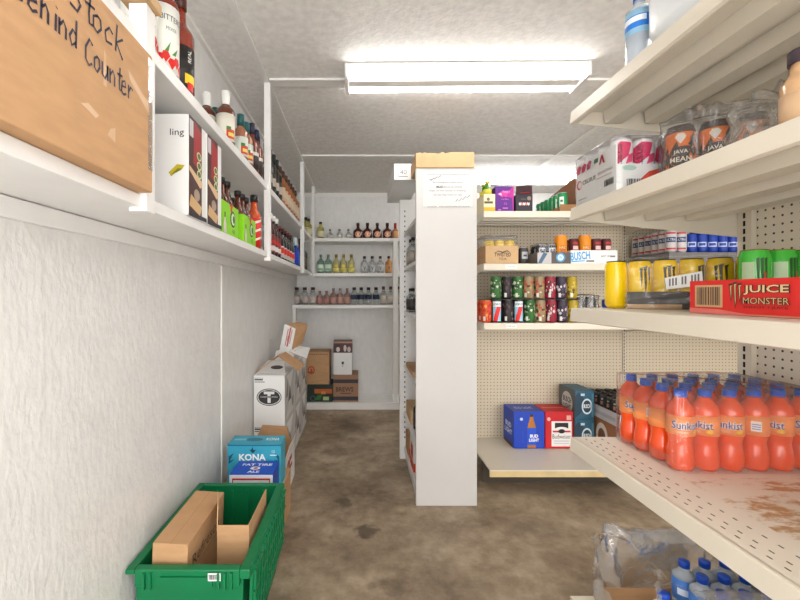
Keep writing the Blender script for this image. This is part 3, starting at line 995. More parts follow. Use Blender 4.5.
def brandy():
    o = bottle('brandy_bottle', 0.188, 0.053, mat('brandy', (66, 24, 14), 0.1, coat=0.6), flat(52, 30, 22), None, (0, 1), 0.3, 0.5, 0.16, sy=0.6)
    l = MB()
    n = 20
    ring = [(0.034 * math.cos(2 * math.pi * k / n), 0.034 * math.sin(2 * math.pi * k / n)) for k in range(n)]
    pts = []
    for x, z in ring:
        pts.append((x, -0.0326 * math.sqrt(max(0, 1 - (x / 0.054) ** 2)) - 0.0004, 0.055 + z))
    c = len(l.v)
    l.v.append((0, -0.0332, 0.055)); l.v += pts
    for k in range(n):
        l.face((c, c + 1 + k, c + 1 + (k + 1) % n), flat(226, 160, 128))
    l.poly([(-0.014, -0.0342, 0.042), (0.014, -0.0342, 0.042), (0.012, -0.0342, 0.066), (-0.012, -0.0342, 0.066)], flat(236, 196, 170))
    l.build('label', o)
    return o
p_br = Proto(brandy)
for k, u in enumerate((358, 367.5, 377.3, 387.3)):
    p_br.put((bX(u), 4.58, Z1), ORD[k] + ' brown brandy bottle with a peach round label, top back shelf', group='brandy bottles')
o = bottle('bourbon_bottle', 0.185, 0.036, mat('honey_glass', (170, 104, 58), 0.1, coat=0.5), flat(150, 24, 30), flat(214, 160, 110), (0.1, 0.5), 0.4, 0.5, 0.42)
o.location = (bX(395.3), 4.58, Z1); tag(o, 'honey bottle with red wax neck, right end of the top back shelf', 'bottle')
p_gin = Proto(lambda: bottle('gin_bottle', 0.215, 0.041, GLASSG, flat(120, 140, 130), flat(206, 224, 208), (0.1, 0.48), 0.33, 0.63, 0.1, art=lambda l, rr, z0, z1: l.cylrect(rr, -0.03, 0.03, z0 + 0.02, z0 + 0.035, flat(90, 160, 110))))
for u, lab in ((320.8, 'pale green gin bottle, first one clear of the corner post'), (328.3, 'pale green gin bottle beside the yellow label bottles')):
    p_gin.put((bX(u), 4.58, Z2), lab, group='pale green gin bottles')
p_yel = Proto(lambda: bottle('yellow_label_bottle', 0.218, 0.039, mat('yellow_tint_glass', (226, 220, 168), 0.06, trans=0.5, ior=1.3), flat(132, 108, 40), flat(226, 214, 120), (0.08, 0.28), 0.38, 0.58, 0.16, art=lambda l, rr, z0, z1: l.cylrect(rr, -0.02, 0.02, z1 + 0.01, z1 + 0.04, flat(220, 196, 70))))
for k, u in enumerate((336.2, 343.6, 351.3)):
    p_yel.put((bX(u), 4.58, Z2), ORD[k] + ' yellow label clear bottle from the left, middle back shelf', group='yellow label bottles')
def vart(l, rr, z0, z1):
    l.cyl([(-0.012, z0 + 0.06), (0.0, z0 + 0.02), (0.004, z0 + 0.02), (0.016, z0 + 0.06), (0.008, z0 + 0.06), (0.002, z0 + 0.035), (-0.004, z0 + 0.06)], rr, flat(70, 70, 72))
p_clr = Proto(lambda: bottle('black_cap_bottle', 0.198, 0.041, GLASS, CAPB, flat(200, 202, 204), (0.1, 0.5), 0.36, 0.6, 0.13, art=vart))
for k, u in enumerate((364.5, 372.2, 380.2)):
    p_clr.put((bX(u), 4.58, Z2), ORD[k] + ' black capped clear bottle from the left, middle back shelf', group='black capped clear bottles')
o = bottle('tequila_bottle', 0.198, 0.040, mat('anejo', (190, 130, 74), 0.1, coat=0.5), CAPB, flat(204, 150, 96), (0.1, 0.5), 0.34, 0.62, 0.12, art=vart)
o.location = (bX(388.7), 4.58, Z2); tag(o, 'amber black capped bottle at the right end of the middle back shelf', 'bottle')
MAROONC = mat('maroon_cap', (74, 32, 34), 0.35)
p_mar = Proto(lambda: bottle('maroon_cap_bottle', 0.195, 0.041, GLASS, MAROONC, flat(196, 184, 178), (0.1, 0.5), 0.5, 0.62, 0.14))
for k, u in enumerate((296.8, 304.8, 313.0)):
    p_mar.put((bX(u), 4.58, Z3), ORD[k] + ' maroon capped clear bottle from the left, lowest back shelf', group='maroon capped bottles')
p_pnk = Proto(lambda: bottle('pink_bottle', 0.155, 0.037, GLASSP, flat(150, 110, 106), flat(176, 124, 118), (0.1, 0.5), 0.4, 0.6, 0.1))
for k, u in enumerate((319.8, 326.6)):
    p_pnk.put((bX(u), 4.58, Z3), ('left', 'right')[k] + ' one of two short pink bottles on the lowest back shelf', group='short pink bottles')
p_pk2 = Proto(lambda: bottle('grey_cap_bottle', 0.185, 0.0385, GLASSP, flat(126, 116, 114), flat(190, 146, 132), (0.1, 0.46), 0.36, 0.58, 0.12))
for k, u in enumerate((333.4, 340.2, 347.2)):
    p_pk2.put((bX(u), 4.58, Z3), ORD[k] + ' grey capped pinkish bottle on the lowest back shelf', group='grey capped pinkish bottles')
p_nvy = Proto(lambda: bottle('navy_label_bottle', 0.195, 0.039, GLASS, CAPB, flat(44, 54, 84), (0.3, 0.56), 0.46, 0.62, 0.15))
for k, u in enumerate((354.2, 361.2, 368.5, 376.0)):
    p_nvy.put((bX(u), 4.58, Z3), ORD[k] + ' navy label bottle from the left, lowest back shelf', group='navy label bottles')
p_brc = Proto(lambda: bottle('brown_cap_bottle', 0.205, 0.039, GLASS, flat(92, 46, 36), flat(206, 196, 184), (0.1, 0.5), 0.4, 0.58, 0.16))
for k, u in enumerate((383.4, 390.6, 398.0)):
    p_brc.put((bX(u), 4.58, Z3), ORD[k] + ' brown capped clear bottle at the right, lowest back shelf', group='brown capped bottles')

# ================================================================== CARTONS ON THE PLATFORM
ZP = 0.073
bx = (-0.575, -0.297, 4.405, 4.70, ZP, 0.265)
b = MB(); b.box(*bx, flat(28, 44, 34), bv=0.002); f = Face(b, 'front', bx)
f.rect(0.28, 0.48, 0.98, 0.74, flat(190, 98, 38)); f.rect(0.55, 0.44, 0.72, 0.6, flat(214, 136, 70)); f.disc(0.22, 0.2, 0.12, 0.16, flat(60, 84, 80)); f.disc(0.22, 0.2, 0.06, 0.09, flat(18, 26, 24))
f.rect(0.62, 0.1, 0.85, 0.3, flat(170, 190, 130)); f.poly([(0.3, 0.1), (0.52, 0.14), (0.58, 0.42), (0.4, 0.38)], flat(44, 110, 40))
tag(b.build('beer_carton'), 'dark green carton with orange band on the back platform, under a brown box', 'box')
bx = (-0.60, -0.335, 4.40, 4.68, 0.2662, 0.617)
b = MB(); b.box(*bx, CARD, bv=0.003); f = Face(b, 'front', bx)
f.disc(0.26, 0.44, 0.15, 0.125, flat(190, 74, 40)); f.disc(0.26, 0.44, 0.10, 0.085, CARD); f.disc(0.27, 0.44, 0.05, 0.05, flat(190, 74, 40))
for k in range(12):
    f.rect(0.08 + k * 0.075, 0.915, 0.12 + k * 0.075, 0.95, flat(96, 66, 40))
f.bars(0.12, 0.35, 0.36, 0.4, flat(96, 66, 40), 6)
tag(b.build('cardboard_box'), 'plain brown box with an orange ring, on the dark green carton', 'box')
bx = (-0.293, -0.02, 4.41, 4.70, ZP, 0.364)
b = MB(); b.box(*bx, mat('kraft_print', (158, 120, 92), 0.7, var=0.05), bv=0.002); f = Face(b, 'front', bx)
f.rect(0.0, 0.70, 1.0, 0.84, flat(50, 48, 58)); f.rect(0.0, 0.06, 1.0, 0.20, flat(50, 48, 58)); f.text('BREWS', 0.46, 0.47, 0.18, flat(70, 52, 42), 0.7, bold=0.02); f.rect(0.3, 0.3, 0.72, 0.335, flat(90, 70, 58))
tag(b.build('beer_carton'), 'printed brown carton with dark bands on the back platform', 'box')
bx = (-0.29, -0.088, 4.43, 4.63, 0.3652, 0.605)
r = empty('bottle_carton', 'white carton with red cutout top stacked on the printed brown carton', 'box', (0, 0, 0))
b = MB(); b.box(*bx, WHITEC, bv=0.002); f = Face(b, 'front', bx)
f.rect(0.44, 0.56, 0.56, 0.6, BLACK); f.disc(0.5, 0.52, 0.07, 0.05, flat(60, 60, 62)); f.rect(0.46, 0.42, 0.53, 0.44, BLACK); f.rect(0.46, 0.365, 0.53, 0.385, flat(90, 90, 92))
b.build('body', r)
b = MB()
bx2 = (-0.292, -0.086, 4.432, 4.628, 0.605, 0.728)
b.box(*bx2, flat(92, 34, 34)); f = Face(b, 'front', bx2)
f.rect(0.05, 0.05, 0.35, 0.75, flat(46, 30, 34)); f.rect(0.45, 0.05, 0.9, 0.7, flat(60, 44, 52)); f.disc(0.25, 0.3, 0.1, 0.22, flat(206, 190, 186)); f.disc(0.62, 0.4, 0.08, 0.3, flat(200, 186, 184)); f.disc(0.83, 0.3, 0.09, 0.25, flat(190, 176, 176)); f.rect(0.0, 0.86, 1.0, 1.0, flat(176, 140, 110))
b.build('top_panel', r)['label'] = 'dark red printed top panel'

# ================================================================== WHITE CARTONS ALONG THE LEFT WALL
def t_carton(y0, y1, z0, label, logo=True, x0=-0.738, x1=-0.522):
    bx = (x0, x1, y0, y1, z0, z0 + 0.342)
    b = MB(); b.box(*bx, WHITEC, bv=0.002)
    f = Face(b, 'front', bx)
    f.rect(0.04, 0.90, 0.30, 0.925, BLACK); f.rect(0.04, 0.86, 0.36, 0.875, flat(90, 90, 92))
    f.text("TITO'S", 0.17, 0.935, 0.04, BLACK, 0.26)
    if logo:
        f.disc(0.50, 0.56, 0.40, 0.175, flat(52, 50, 50)); f.disc(0.50, 0.56, 0.375, 0.158, WHITEC); f.disc(0.50, 0.56, 0.35, 0.145, flat(52, 50, 50))
        f.text('T', 0.50, 0.56, 0.23, WHITEC, 0.34, bold=0.05)
        f.rect(0.2, 0.545, 0.8, 0.585, flat(52, 50, 50)); f.text('HANDMADE VODKA', 0.5, 0.565, 0.03, WHITEC, 0.56)
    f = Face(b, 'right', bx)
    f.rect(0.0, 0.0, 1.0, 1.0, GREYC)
    f.poly([(0.15, 0.95), (0.55, 0.6), (0.9, 0.95)], WHITEC); f.poly([(0.1, 0.05), (0.5, 0.45), (0.9, 0.05)], flat(216, 214, 210))
    f.poly([(0.34, 0.36), (0.50, 0.68), (0.66, 0.36)], flat(58, 54, 54)); f.poly([(0.1, 0.5), (0.3, 0.9), (0.3, 0.5)], flat(120, 116, 114))
    f.bars(0.7, 0.15, 0.92, 0.35, flat(90, 88, 86), 8)
    return tag(b.build('white_carton'), label, 'box')
t_carton(2.80, 3.205, 0.0005, 'white carton on the floor under the front carton with the T logo')
t_carton(2.80, 3.203, 0.3435, 'white carton with black oval T logo, top of the stack by the left wall')
t_carton(3.215, 3.57, 0.0005, 'white carton on the floor, middle of the row along the left wall')
t_carton(3.215, 3.57, 0.3435, 'white carton second in the upper row, beneath the standing flaps')
t_carton(3.58, 3.935, 0.0005, 'white carton on the floor, farthest of the row near the platform')
t_carton(3.58, 3.935, 0.3435, 'white carton farthest along the upper row, below the logo flap')
# cardboard sheet folded like a roof over the T carton
r = empty('folded_cardboard', 'brown cardboard sheet folded like a roof over the T logo carton', 'cardboard', (0, 0, 0))
zr = 0.687
b = MB(); b.slab([(-0.742 + 0.002, 2.87, zr - 0.0 + 0.004), (-0.61, 2.98, zr + 0.112), (-0.585, 3.17, zr + 0.112), (-0.74, 3.10, zr + 0.004)], 0.004, CARD); b.build('panel', r)
b = MB(); b.slab([(-0.61, 2.98, zr + 0.112), (-0.435, 2.90, zr - 0.02 + 0.03), (-0.42, 3.06, zr + 0.03), (-0.585, 3.17, zr + 0.112)], 0.004, CARD); b.build('panel', r)
b = MB(); b.slab([(-0.735, 2.875, zr + 0.003), (-0.53, 2.875, zr + 0.003), (-0.57, 2.99, zr + 0.075), (-0.68, 2.99, zr + 0.075)], 0.003, GREYC)
b.v  # handle slot printed on the grey flap
o = Vector((-0.60, 2.918, zr + 0.0335)); 
pts = [(o.x + 0.045 * math.cos(t) , o.y + 0.018 * math.sin(t), o.z + 0.018 * math.sin(t) * 0.626) for t in [2 * math.pi * k / 16 for k in range(16)]]
b.poly(pts, flat(60, 56, 54))
b.build('grey_flap', r)['label'] = 'grey carton flap with a dark hand slot'
# opened carton flaps standing on the second stack
r = empty('open_carton', 'opened white carton with tall flaps standing on the second stack', 'box', (0, 0, 0))
b = MB()
zb = 0.6866
b.slab([(-0.70, 3.30, zb), (-0.545, 3.30, zb), (-0.535, 3.32, zb + 0.10), (-0.69, 3.32, zb + 0.10)], 0.003, WHITEC, CARD)
b.slab([(-0.545, 3.30, zb), (-0.53, 3.56, zb), (-0.505, 3.56, zb + 0.10), (-0.53, 3.31, zb + 0.10)], 0.003, WHITEC, CARD)
b.build('body', r)
b = MB()
A = [(-0.665, 3.33, zb + 0.09), (-0.565, 3.33, zb + 0.10), (-0.535, 3.36, zb + 0.275), (-0.625, 3.36, zb + 0.315)]
b.slab(A, 0.003, WHITEC, CARD)
va, vb_, vd = Vector(A[0]), Vector(A[1]), Vector(A[3])
def onA(s, t): 
    p = va + (vb_ - va) * s + (vd - va) * t
    return (p.x, p.y - 0.0015, p.z)
for k, (s0, s1, t0, t1) in enumerate(((0.35, 0.42, 0.2, 0.8), (0.5, 0.64, 0.15, 0.85), (0.7, 0.76, 0.25, 0.75))):
    b.poly([onA(s0, t0), onA(s1, t0), onA(s1, t1), onA(s0, t1)], flat(196, 110, 104))
b.build('flap', r)['label'] = 'white flap with red print'
b = MB(); b.slab([(-0.565, 3.33, zb + 0.10), (-0.50, 3.50, zb + 0.13), (-0.45, 3.50, zb + 0.30), (-0.535, 3.36, zb + 0.275)], 0.003, CARD); b.slab([(-0.625, 3.36, zb + 0.315), (-0.535, 3.36, zb + 0.275), (-0.45, 3.50, zb + 0.30), (-0.52, 3.50, zb + 0.32)], 0.003, CARD); b.build('flap', r)['label'] = 'brown inner flap'
b = MB()
B_ = [(-0.575, 3.27, zb + 0.10), (-0.435, 3.30, zb + 0.035), (-0.43, 3.48, zb + 0.10), (-0.56, 3.45, zb + 0.13)]
b.slab(B_, 0.003, WHITEC, CARD)
va2, vb2, vd2 = Vector(B_[0]), Vector(B_[1]), Vector(B_[3])
for (s0, s1, t0, t1) in ((0.55, 0.85, 0.35, 0.45), (0.55, 0.85, 0.5, 0.6), (0.1, 0.3, 0.3, 0.5)):
    q = [va2 + (vb2 - va2) * s + (vd2 - va2) * t + Vector((0, 0, 0.004)) for s, t in ((s0, t0), (s1, t0), (s1, t1), (s0, t1))]
    b.poly(q, flat(64, 60, 60))
b.build('flap', r)['label'] = 'white flap with black print'

# ================================================================== KONA STACK
r = empty('open_carton', 'open white and brown carton on the floor behind the blue beer boxes', 'box', (0, 0, 0))
b = MB()
x0, x1, y0, y1, z1 = -0.735, -0.452, 2.37, 2.79, 0.235
for (q0, q1, q2, q3, q4, q5) in ((x0, x1, y0, y1, 0.0005, 0.004), (x0, x0 + 0.004, y0, y1, 0.004, z1), (x0, x1, y0, y0 + 0.004, 0.004, z1), (x0, x1, y1 - 0.004, y1, 0.004, z1)):
    b.box(q0, q1, q2, q3, q4, q5, CARD)
b.box(x1 - 0.004, x1, y0, y1, 0.004, z1, CARD, mats={'right': WHITEC})
f = Face(b, 'right', (x0, x1, y0, y1, 0.0, z1))
f.disc(0.42, 0.55, 0.15, 0.30, flat(150, 70, 36)); f.disc(0.42, 0.55, 0.11, 0.2, flat(196, 130, 70)); f.rect(0.5, 0.72, 0.72, 0.86, flat(176, 40, 44)); f.rect(0.55, 0.52, 0.75, 0.62, flat(176, 40, 44)); f.bars(0.3, 0.05, 0.6, 0.16, flat(120, 116, 112), 10)
b.build('body', r)
b = MB(); b.slab([(x0 + 0.01, y1 - 0.003, z1), (x1 - 0.02, y1 - 0.003, z1), (x1 - 0.06, y1 + 0.005, z1 + 0.10), (x0 + 0.06, y1 + 0.005, z1 + 0.11)], 0.004, CARD); b.build('flap', r)
b = MB(); b.slab([(x1 - 0.002, y0 + 0.05, z1), (x1 - 0.002, y1 - 0.01, z1), (x1 + 0.012, y1 - 0.01, z1 + 0.07), (x1 + 0.004, y0 + 0.2, z1 + 0.05)], 0.004, WHITEC, CARD); b.build('flap', r)
bx = (-0.735, -0.405, 1.90, 2.36, 0.0005, 0.238)
b = MB(); b.box(*bx, CARD, bv=0.003)
f = Face(b, 'top', bx); f.rect(0, 0.48, 1, 0.52, TAPE)
tag(b.build('cardboard_box'), 'brown cardboard box on the floor under the two blue beer boxes', 'box')
AQUA = flat(58, 164, 192); AQUAD = flat(18, 108, 140)
bx = (-0.692, -0.412, 2.105, 2.235, 0.239, 0.468)
b = MB(); b.box(*bx, AQUA, bv=0.003); f = Face(b, 'front', bx)
f.rect(0.0, 0.955, 1.0, 0.99, AQUAD)
f.text('KONA', 0.47, 0.70, 0.155, flat(246, 250, 250), 0.50, bold=0.03)
f.poly([(0.46, 0.80), (0.41, 0.88), (0.445, 0.86), (0.47, 0.94), (0.49, 0.86), (0.54, 0.88), (0.49, 0.80)], flat(14, 62, 84))
f.poly([(0.03, 0.55), (0.14, 0.66), (0.05, 0.62), (0.12, 0.80), (0.03, 0.72)], flat(16, 84, 112)); f.poly([(0.97, 0.55), (0.86, 0.66), (0.95, 0.62), (0.88, 0.80), (0.97, 0.72)], flat(16, 84, 112))
f.text('12', 0.86, 0.83, 0.06, flat(240, 250, 250)); f.rect(0.80, 0.74, 0.92, 0.76, flat(240, 250, 250))
f = Face(b, 'top', bx); f.text('KONA', 0.8, 0.55, 0.3, flat(236, 248, 250), 0.25, bold=0.02); f.disc(0.45, 0.5, 0.16, 0.2, AQUAD); f.rect(0.06, 0.4, 0.3, 0.6, flat(120, 200, 216))
tag(b.build('beer_box'), 'turquoise KONA beer box standing behind the smaller royal blue box', 'box')
bx = (-0.625, -0.418, 1.935, 2.085, 0.239, 0.388)
BLU = flat(26, 74, 190)
b = MB(); b.box(*bx, BLU, bv=0.003); f = Face(b, 'front', bx)
f.rect(0.0, 0.0, 1.0, 0.97, flat(226, 230, 236)); f.rect(0.06, 0.0, 0.94, 0.86, flat(190, 40, 44)); f.rect(0.085, 0.0, 0.915, 0.80, flat(232, 234, 238)); f.disc(0.5, 0.42, 0.1, 0.12, flat(80, 90, 110)); f.text('ALE', 0.5, 0.2, 0.2, BLU, 0.3)
f = Face(b, 'top', bx)
f.text('FAT TIRE', 0.52, 0.70, 0.17, flat(244, 246, 250), 0.72, bold=0.03); f.text('ALE', 0.52, 0.16, 0.15, flat(244, 246, 250), 0.28, bold=0.03); f.disc(0.52, 0.42, 0.12, 0.12, flat(230, 230, 236)); f.disc(0.53, 0.42, 0.05, 0.07, flat(190, 60, 50))
tag(b.build('beer_box'), 'small royal blue FAT TIRE ALE box in front of the turquoise box', 'box')

# ================================================================== GREEN TOTE
r = empty('storage_tote', 'bright green plastic storage tote on the floor against the left wall', 'crate', (0, 0, 0))
tx0, tx1, ty0, ty1, tz = -0.738, -0.346, 1.268, 1.855, 0.384
b = MB()
th = 0.007
ix0, ix1, iy0, iy1 = tx0 + 0.022, tx1 - 0.026, ty0 + 0.022, ty1 - 0.018     # body outside, set in below the rim
bx0, bx1, by0, by1 = ix0 + 0.006, ix1 - 0.008, iy0 + 0.006, iy1 - 0.006        # tapered foot
def ring(x0, x1, y0, y1, z): return [(x0, y0, z), (x1, y0, z), (x1, y1, z), (x0, y1, z)]
O1, O2 = ring(bx0, bx1, by0, by1, 0.001), ring(ix0, ix1, iy0, iy1, tz - 0.004)
I1, I2 = ring(bx0 + th, bx1 - th, by0 + th, by1 - th, 0.008), ring(ix0 + th, ix1 - th, iy0 + th, iy1 - th, tz - 0.004)
for k in range(4):
    j = (k + 1) % 4
    b.poly([O1[k], O1[j], O2[j], O2[k]], PLASTG)
    b.poly([I1[j], I1[k], I2[k], I2[j]], PLASTG)
b.poly(O1[::-1], PLASTG); b.poly(I1, PLASTG)
for t in (0.2, 0.4, 0.6, 0.8):                                               # wall ribs
    y = by0 + (by1 - by0) * t
    b.prism([(bx0 + th, 0.01), (ix0 + th, tz - 0.02), (ix0 + th + 0.006, tz - 0.02), (bx0 + th + 0.006, 0.01)], 'Y', y - 0.008, y + 0.008, PLASTG)
    x = ix0 + (ix1 - ix0) * t
    b.prism([(by1 - th, 0.01), (iy1 - th, tz - 0.02), (iy1 - th - 0.005, tz - 0.02), (by1 - th - 0.005, 0.01)], 'X', x - 0.005, x + 0.005, PLASTG)
b.build('body', r)
b = MB()                                                                     # rim: four boards
b.box(tx0, ix0 + th, ty0, ty1, tz - 0.016, tz, PLASTG, bv=0.003); b.box(ix1 - th, tx1, ty0, ty1, tz - 0.03, tz, PLASTG, bv=0.004)
b.box(ix0 + th, ix1 - th, ty0, iy0 + th, tz - 0.055, tz, PLASTG, bv=0.004); b.box(ix0 + th, ix1 - th, iy1 - th, ty1, tz - 0.03, tz, PLASTG, bv=0.003)
for x in (ix0 + 0.035, ix0 + 0.055, ix1 - 0.075, ix1 - 0.055, ix1 - 0.035):
    b.box(x, x + 0.008, ty0 - 0.010, ty0 + 0.003, tz - 0.06, tz - 0.006, PLASTG, bv=0.002)
b.prism([(ix0 + 0.09, tz - 0.05), (ix0 + 0.13, tz - 0.062), (-0.56, tz - 0.056), (ix1 - 0.13, tz - 0.062), (ix1 - 0.09, tz - 0.05), (ix1 - 0.09, tz - 0.02), (ix0 + 0.09, tz - 0.02)], 'Y', ty0 - 0.006, ty0 + 0.002, PLASTG)
b.build('rim', r)
b = MB()                                                                     # lid half hanging on the right side, ladder ribbed
p = [(tx1 - 0.006, tz - 0.004), (tx1 + 0.004, tz - 0.004), (tx1 - 0.006, tz - 0.25), (tx1 - 0.014, tz - 0.25)]
b.prism(p, 'Y', ty0 + 0.03, ty1 - 0.02, PLASTG)
for k in range(13):
    y = ty0 + 0.04 + k * 0.041
    b.prism([(tx1 + 0.003, tz - 0.008), (tx1 + 0.012, tz - 0.02), (tx1 + 0.004, tz - 0.22), (tx1 - 0.006, tz - 0.24)], 'Y', y, y + 0.009, PLASTG)
for z in (0.02, 0.09, 0.17, 0.235):
    b.prism([(tx1 + 0.003 - z * 0.036, tz - z), (tx1 + 0.012 - z * 0.036, tz - z - 0.003), (tx1 + 0.012 - z * 0.036, tz - z - 0.010), (tx1 + 0.002 - z * 0.036, tz - z - 0.012)], 'Y', ty0 + 0.03, ty1 - 0.02, PLASTG)
b.build('lid_half', r)
b = MB(); q = (-0.475, -0.435, ty0 - 0.0075, ty0 - 0.0062, tz - 0.030, tz - 0.006); b.box(*q, WHITEC); f = Face(b, 'front', q); f.bars(0.08, 0.2, 0.92, 0.85, BLACK, 14); b.build('sticker', r)['label'] = 'white barcode sticker'

# boxes inside the tote
bw, bd, bh = 0.116, 0.33, 0.42
r0 = empty('cardboard_box', 'closed narrow brown box leaning inside the green tote, left side', 'box', (-0.632, 1.487, 0.026), rot=(0.03, 0.05, -0.02))
bx = (-bw / 2, bw / 2, -bd / 2, bd / 2, 0.0, bh)
b = MB(); b.box(*bx, CARD, bv=0.002); f = Face(b, 'right', bx)
f.text('Refresco', 0.48, 0.80, 0.10, flat(70, 48, 34), 0.72); f.rect(0.2, 0.71, 0.75, 0.715, flat(110, 80, 56))
f = Face(b, 'top', bx); f.rect(0.495, 0, 0.505, 1, CARDD)
b.build('body', r0)
r0 = empty('open_box', 'open topless brown box in the green tote, right side', 'box', (-0.4465, 1.56, 0.0))
b = MB()
x0, x1, y0, y1, z0, z1 = -0.056, 0.056, -0.14, 0.125, 0.0095, 0.437
b.box(x0, x1, y0, y1, z0, z0 + 0.003, CARD); b.box(x0, x1, y0, y0 + 0.003, z0, z1, CARD); b.box(x1 - 0.003, x1, y0 + 0.003, y1, z0, z1, CARD); b.box(x0, x0 + 0.003, y0 + 0.003, y1, z0, z1 - 0.22, CARD); b.box(x0, x1, y1 - 0.003, y1, z0, z1 - 0.25, CARD)
b.build('body', r0)
b = MB(); b.slab([(x0 + 0.002, y0, z1 - 0.02), (x0 - 0.046, y0 + 0.145, z1 - 0.04), (x0 - 0.046, y0 + 0.14, z1 + 0.05), (x0 + 0.002, y0 + 0.008, z1 + 0.085)], 0.003, CARD2); b.build('flap', r0)

# ================================================================== SIGN AND BOXES ON THE DIVIDER
r = empty('paper_notice', 'white paper notice taped near the top of the blank end panel', 'sign', (0, 0, 0))
q = (0.372, 0.662, 2.3795, 2.3812, 1.765, 1.968)
b = MB(); b.box(*q, mat('paper', (214, 214, 213), 0.6)); f = Face(b, 'front', q)
GREY = flat(66, 64, 68)
f.text('Anything put back here', 0.5, 0.70, 0.055, GREY, 0.62); f.text('MUST be on an invoice', 0.53, 0.575, 0.055, GREY, 0.52); f.text('MUST', 0.34, 0.575, 0.055, flat(64, 62, 64), 0.14, bold=0.03)
f.rect(0.265, 0.538, 0.42, 0.546, GREY)
f.text('Keys to the cooler in hallway', 0.5, 0.455, 0.055, GREY, 0.74); f.text('Go by way front to day', 0.5, 0.335, 0.055, GREY, 0.58)
f.stroke([(0.12, 0.76), (0.17, 0.80), (0.16, 0.75), (0.22, 0.83), (0.22, 0.79), (0.29, 0.87), (0.30, 0.83), (0.36, 0.90)], 0.003, GREY)
f.stroke([(0.66, 0.14), (0.70, 0.22), (0.72, 0.15), (0.78, 0.24), (0.80, 0.19), (0.86, 0.29), (0.90, 0.26), (0.95, 0.34)], 0.003, GREY)
b.build('sheet', r)
for z in (1.765, 1.955):
    b = MB(); b.box(0.39, 0.645, 2.3785, 2.3794, z - 0.004, z + 0.004, FILM); b.build('tape', r)['label'] = 'clear tape strip'
r = empty('cardboard_box', 'torn topped pale cardboard box on the white shelving unit', 'box', (0, 0, 0))
x0, x1, y0, y1, z0, z1 = 0.33, 0.672, 2.376, 2.62, 1.9945, 2.085
b = MB()
b.box(x0, x1, y0, y1, z0, z0 + 0.004, CARD2)
n = 28                                                                      # ragged front wall
top = [(x0 + (x1 - x0) * k / n, z1 + (random.uniform(-0.011, 0.006) if k < 17 else 0.0)) for k in range(n + 1)]
b.prism([(x0, z0 + 0.004)] + [(x1, z0 + 0.004)] + top[::-1], 'Y', y0, y0 + 0.004, CARD2)
top = [(y0 + 0.004 + (y1 - y0 - 0.004) * k / 12, z1 + random.uniform(-0.012, 0.004)) for k in range(13)]
b.prism([(y0 + 0.004, z0 + 0.004), (y1, z0 + 0.004)] + top[::-1], 'X', x0, x0 + 0.004, CARD)
b.box(x1 - 0.004, x1, y0 + 0.004, y1, z0 + 0.004, z1, CARD2); b.box(x0 + 0.004, x1 - 0.004, y1 - 0.004, y1, z0 + 0.004, z1, CARD2)
b.build('body', r)
b = MB(); b.slab([(x0 + 0.2, y0 + 0.03, z1 - 0.004), (x1 - 0.004, y0 + 0.006, z1), (x1 - 0.01, y0 + 0.16, z1 + 0.028), (x0 + 0.19, y0 + 0.17, z1 + 0.012)], 0.003, CARD); b.build('flap', r)
b = MB(); bx = (0.222, 0.326, 2.59, 3.35, 1.9945, 2.105)
r = empty('long_box', 'long white box lying on the shelving unit, jutting out to the left', 'box', (0, 0, 0))
bx = (0.222, 0.40, 2.635, 3.30, 1.9945, 2.10)
b.box(*bx, WHITEC, bv=0.002); f = Face(b, 'front', bx); f.rect(0.16, 0.2, 0.17, 0.75, BLACK); f.rect(0.16, 0.2, 0.5, 0.23, BLACK); f.rect(0.16, 0.72, 0.5, 0.75, BLACK); f.text('40', 0.34, 0.48, 0.3, flat(110, 108, 108))
b.build('body', r)

# stock inside the divider (seen edge on)
def uz(k): return UNIT[k] + 0.001
q = (0.345, 0.50, 2.60, 2.78, uz(0), uz(0) + 0.225)
b = MB(); b.box(*q, WHITEC, bv=0.002); f = Face(b, 'left', q); f.rect(0, 0, 1, 0.25, flat(214, 70, 30)); f.rect(0.2, 0.3, 0.8, 0.7, flat(196, 40, 40))
f = Face(b, 'front', q); f.rect(0, 0, 1, 0.25, flat(214, 70, 30)); f.rect(0.2, 0.3, 0.5, 0.7, flat(196, 40, 40))
tag(b.build('white_carton'), 'white and red carton on the bottom shelf of the aisle unit', 'box')
q = (0.342, 0.55, 2.82, 3.03, uz(0), uz(0) + 0.14)
b = MB(); b.box(*q, CARD, bv=0.002); f = Face(b, 'front', q); f.rect(0, 0.2, 1, 0.5, flat(200, 60, 40)); tag(b.build('cardboard_box'), 'small brown box low in the aisle unit behind the white red carton', 'box')
q = (0.345, 0.56, 2.75, 3.02, uz(1), uz(1) + 0.10)
b = MB(); b.box(*q, CARD2, bv=0.002); tag(b.build('cardboard_box'), 'pale cardboard tray on the second lowest shelf of the aisle unit', 'box')
o = bottle('dark_bottle', 0.22, 0.035, DARKG, flat(38, 60, 110), flat(70, 70, 80), (0.1, 0.5)); o.location = (0.385, 2.66, uz(1)); tag(o, 'dark bottle with a blue cap standing in the aisle unit', 'bottle')
q = (0.336, 0.60, 2.55, 2.95, uz(2), uz(2) + 0.035)
b = MB(); b.box(*q, CARD, bv=0.002); tag(b.build('cardboard_tray'), 'flat brown cardboard tray at knee height in the aisle unit', 'tray')
p_un = Proto(lambda: bottle('spirit_bottle', 0.2, 0.034, GLASS, CAPB, flat(160, 150, 140), (0.1, 0.5)))
for k, d in enumerate((2.85, 2.97)):
    p_un.put((0.375, d, uz(4)), ('nearer', 'farther')[k] + ' clear bottle on a middle shelf of the aisle unit', group='bottles in the aisle unit')
p_pt = Proto(lambda: bottle('clear_pint_bottle', 0.17, 0.033, GLASS, CAPB, flat(60, 56, 56), (0.1, 0.55)))
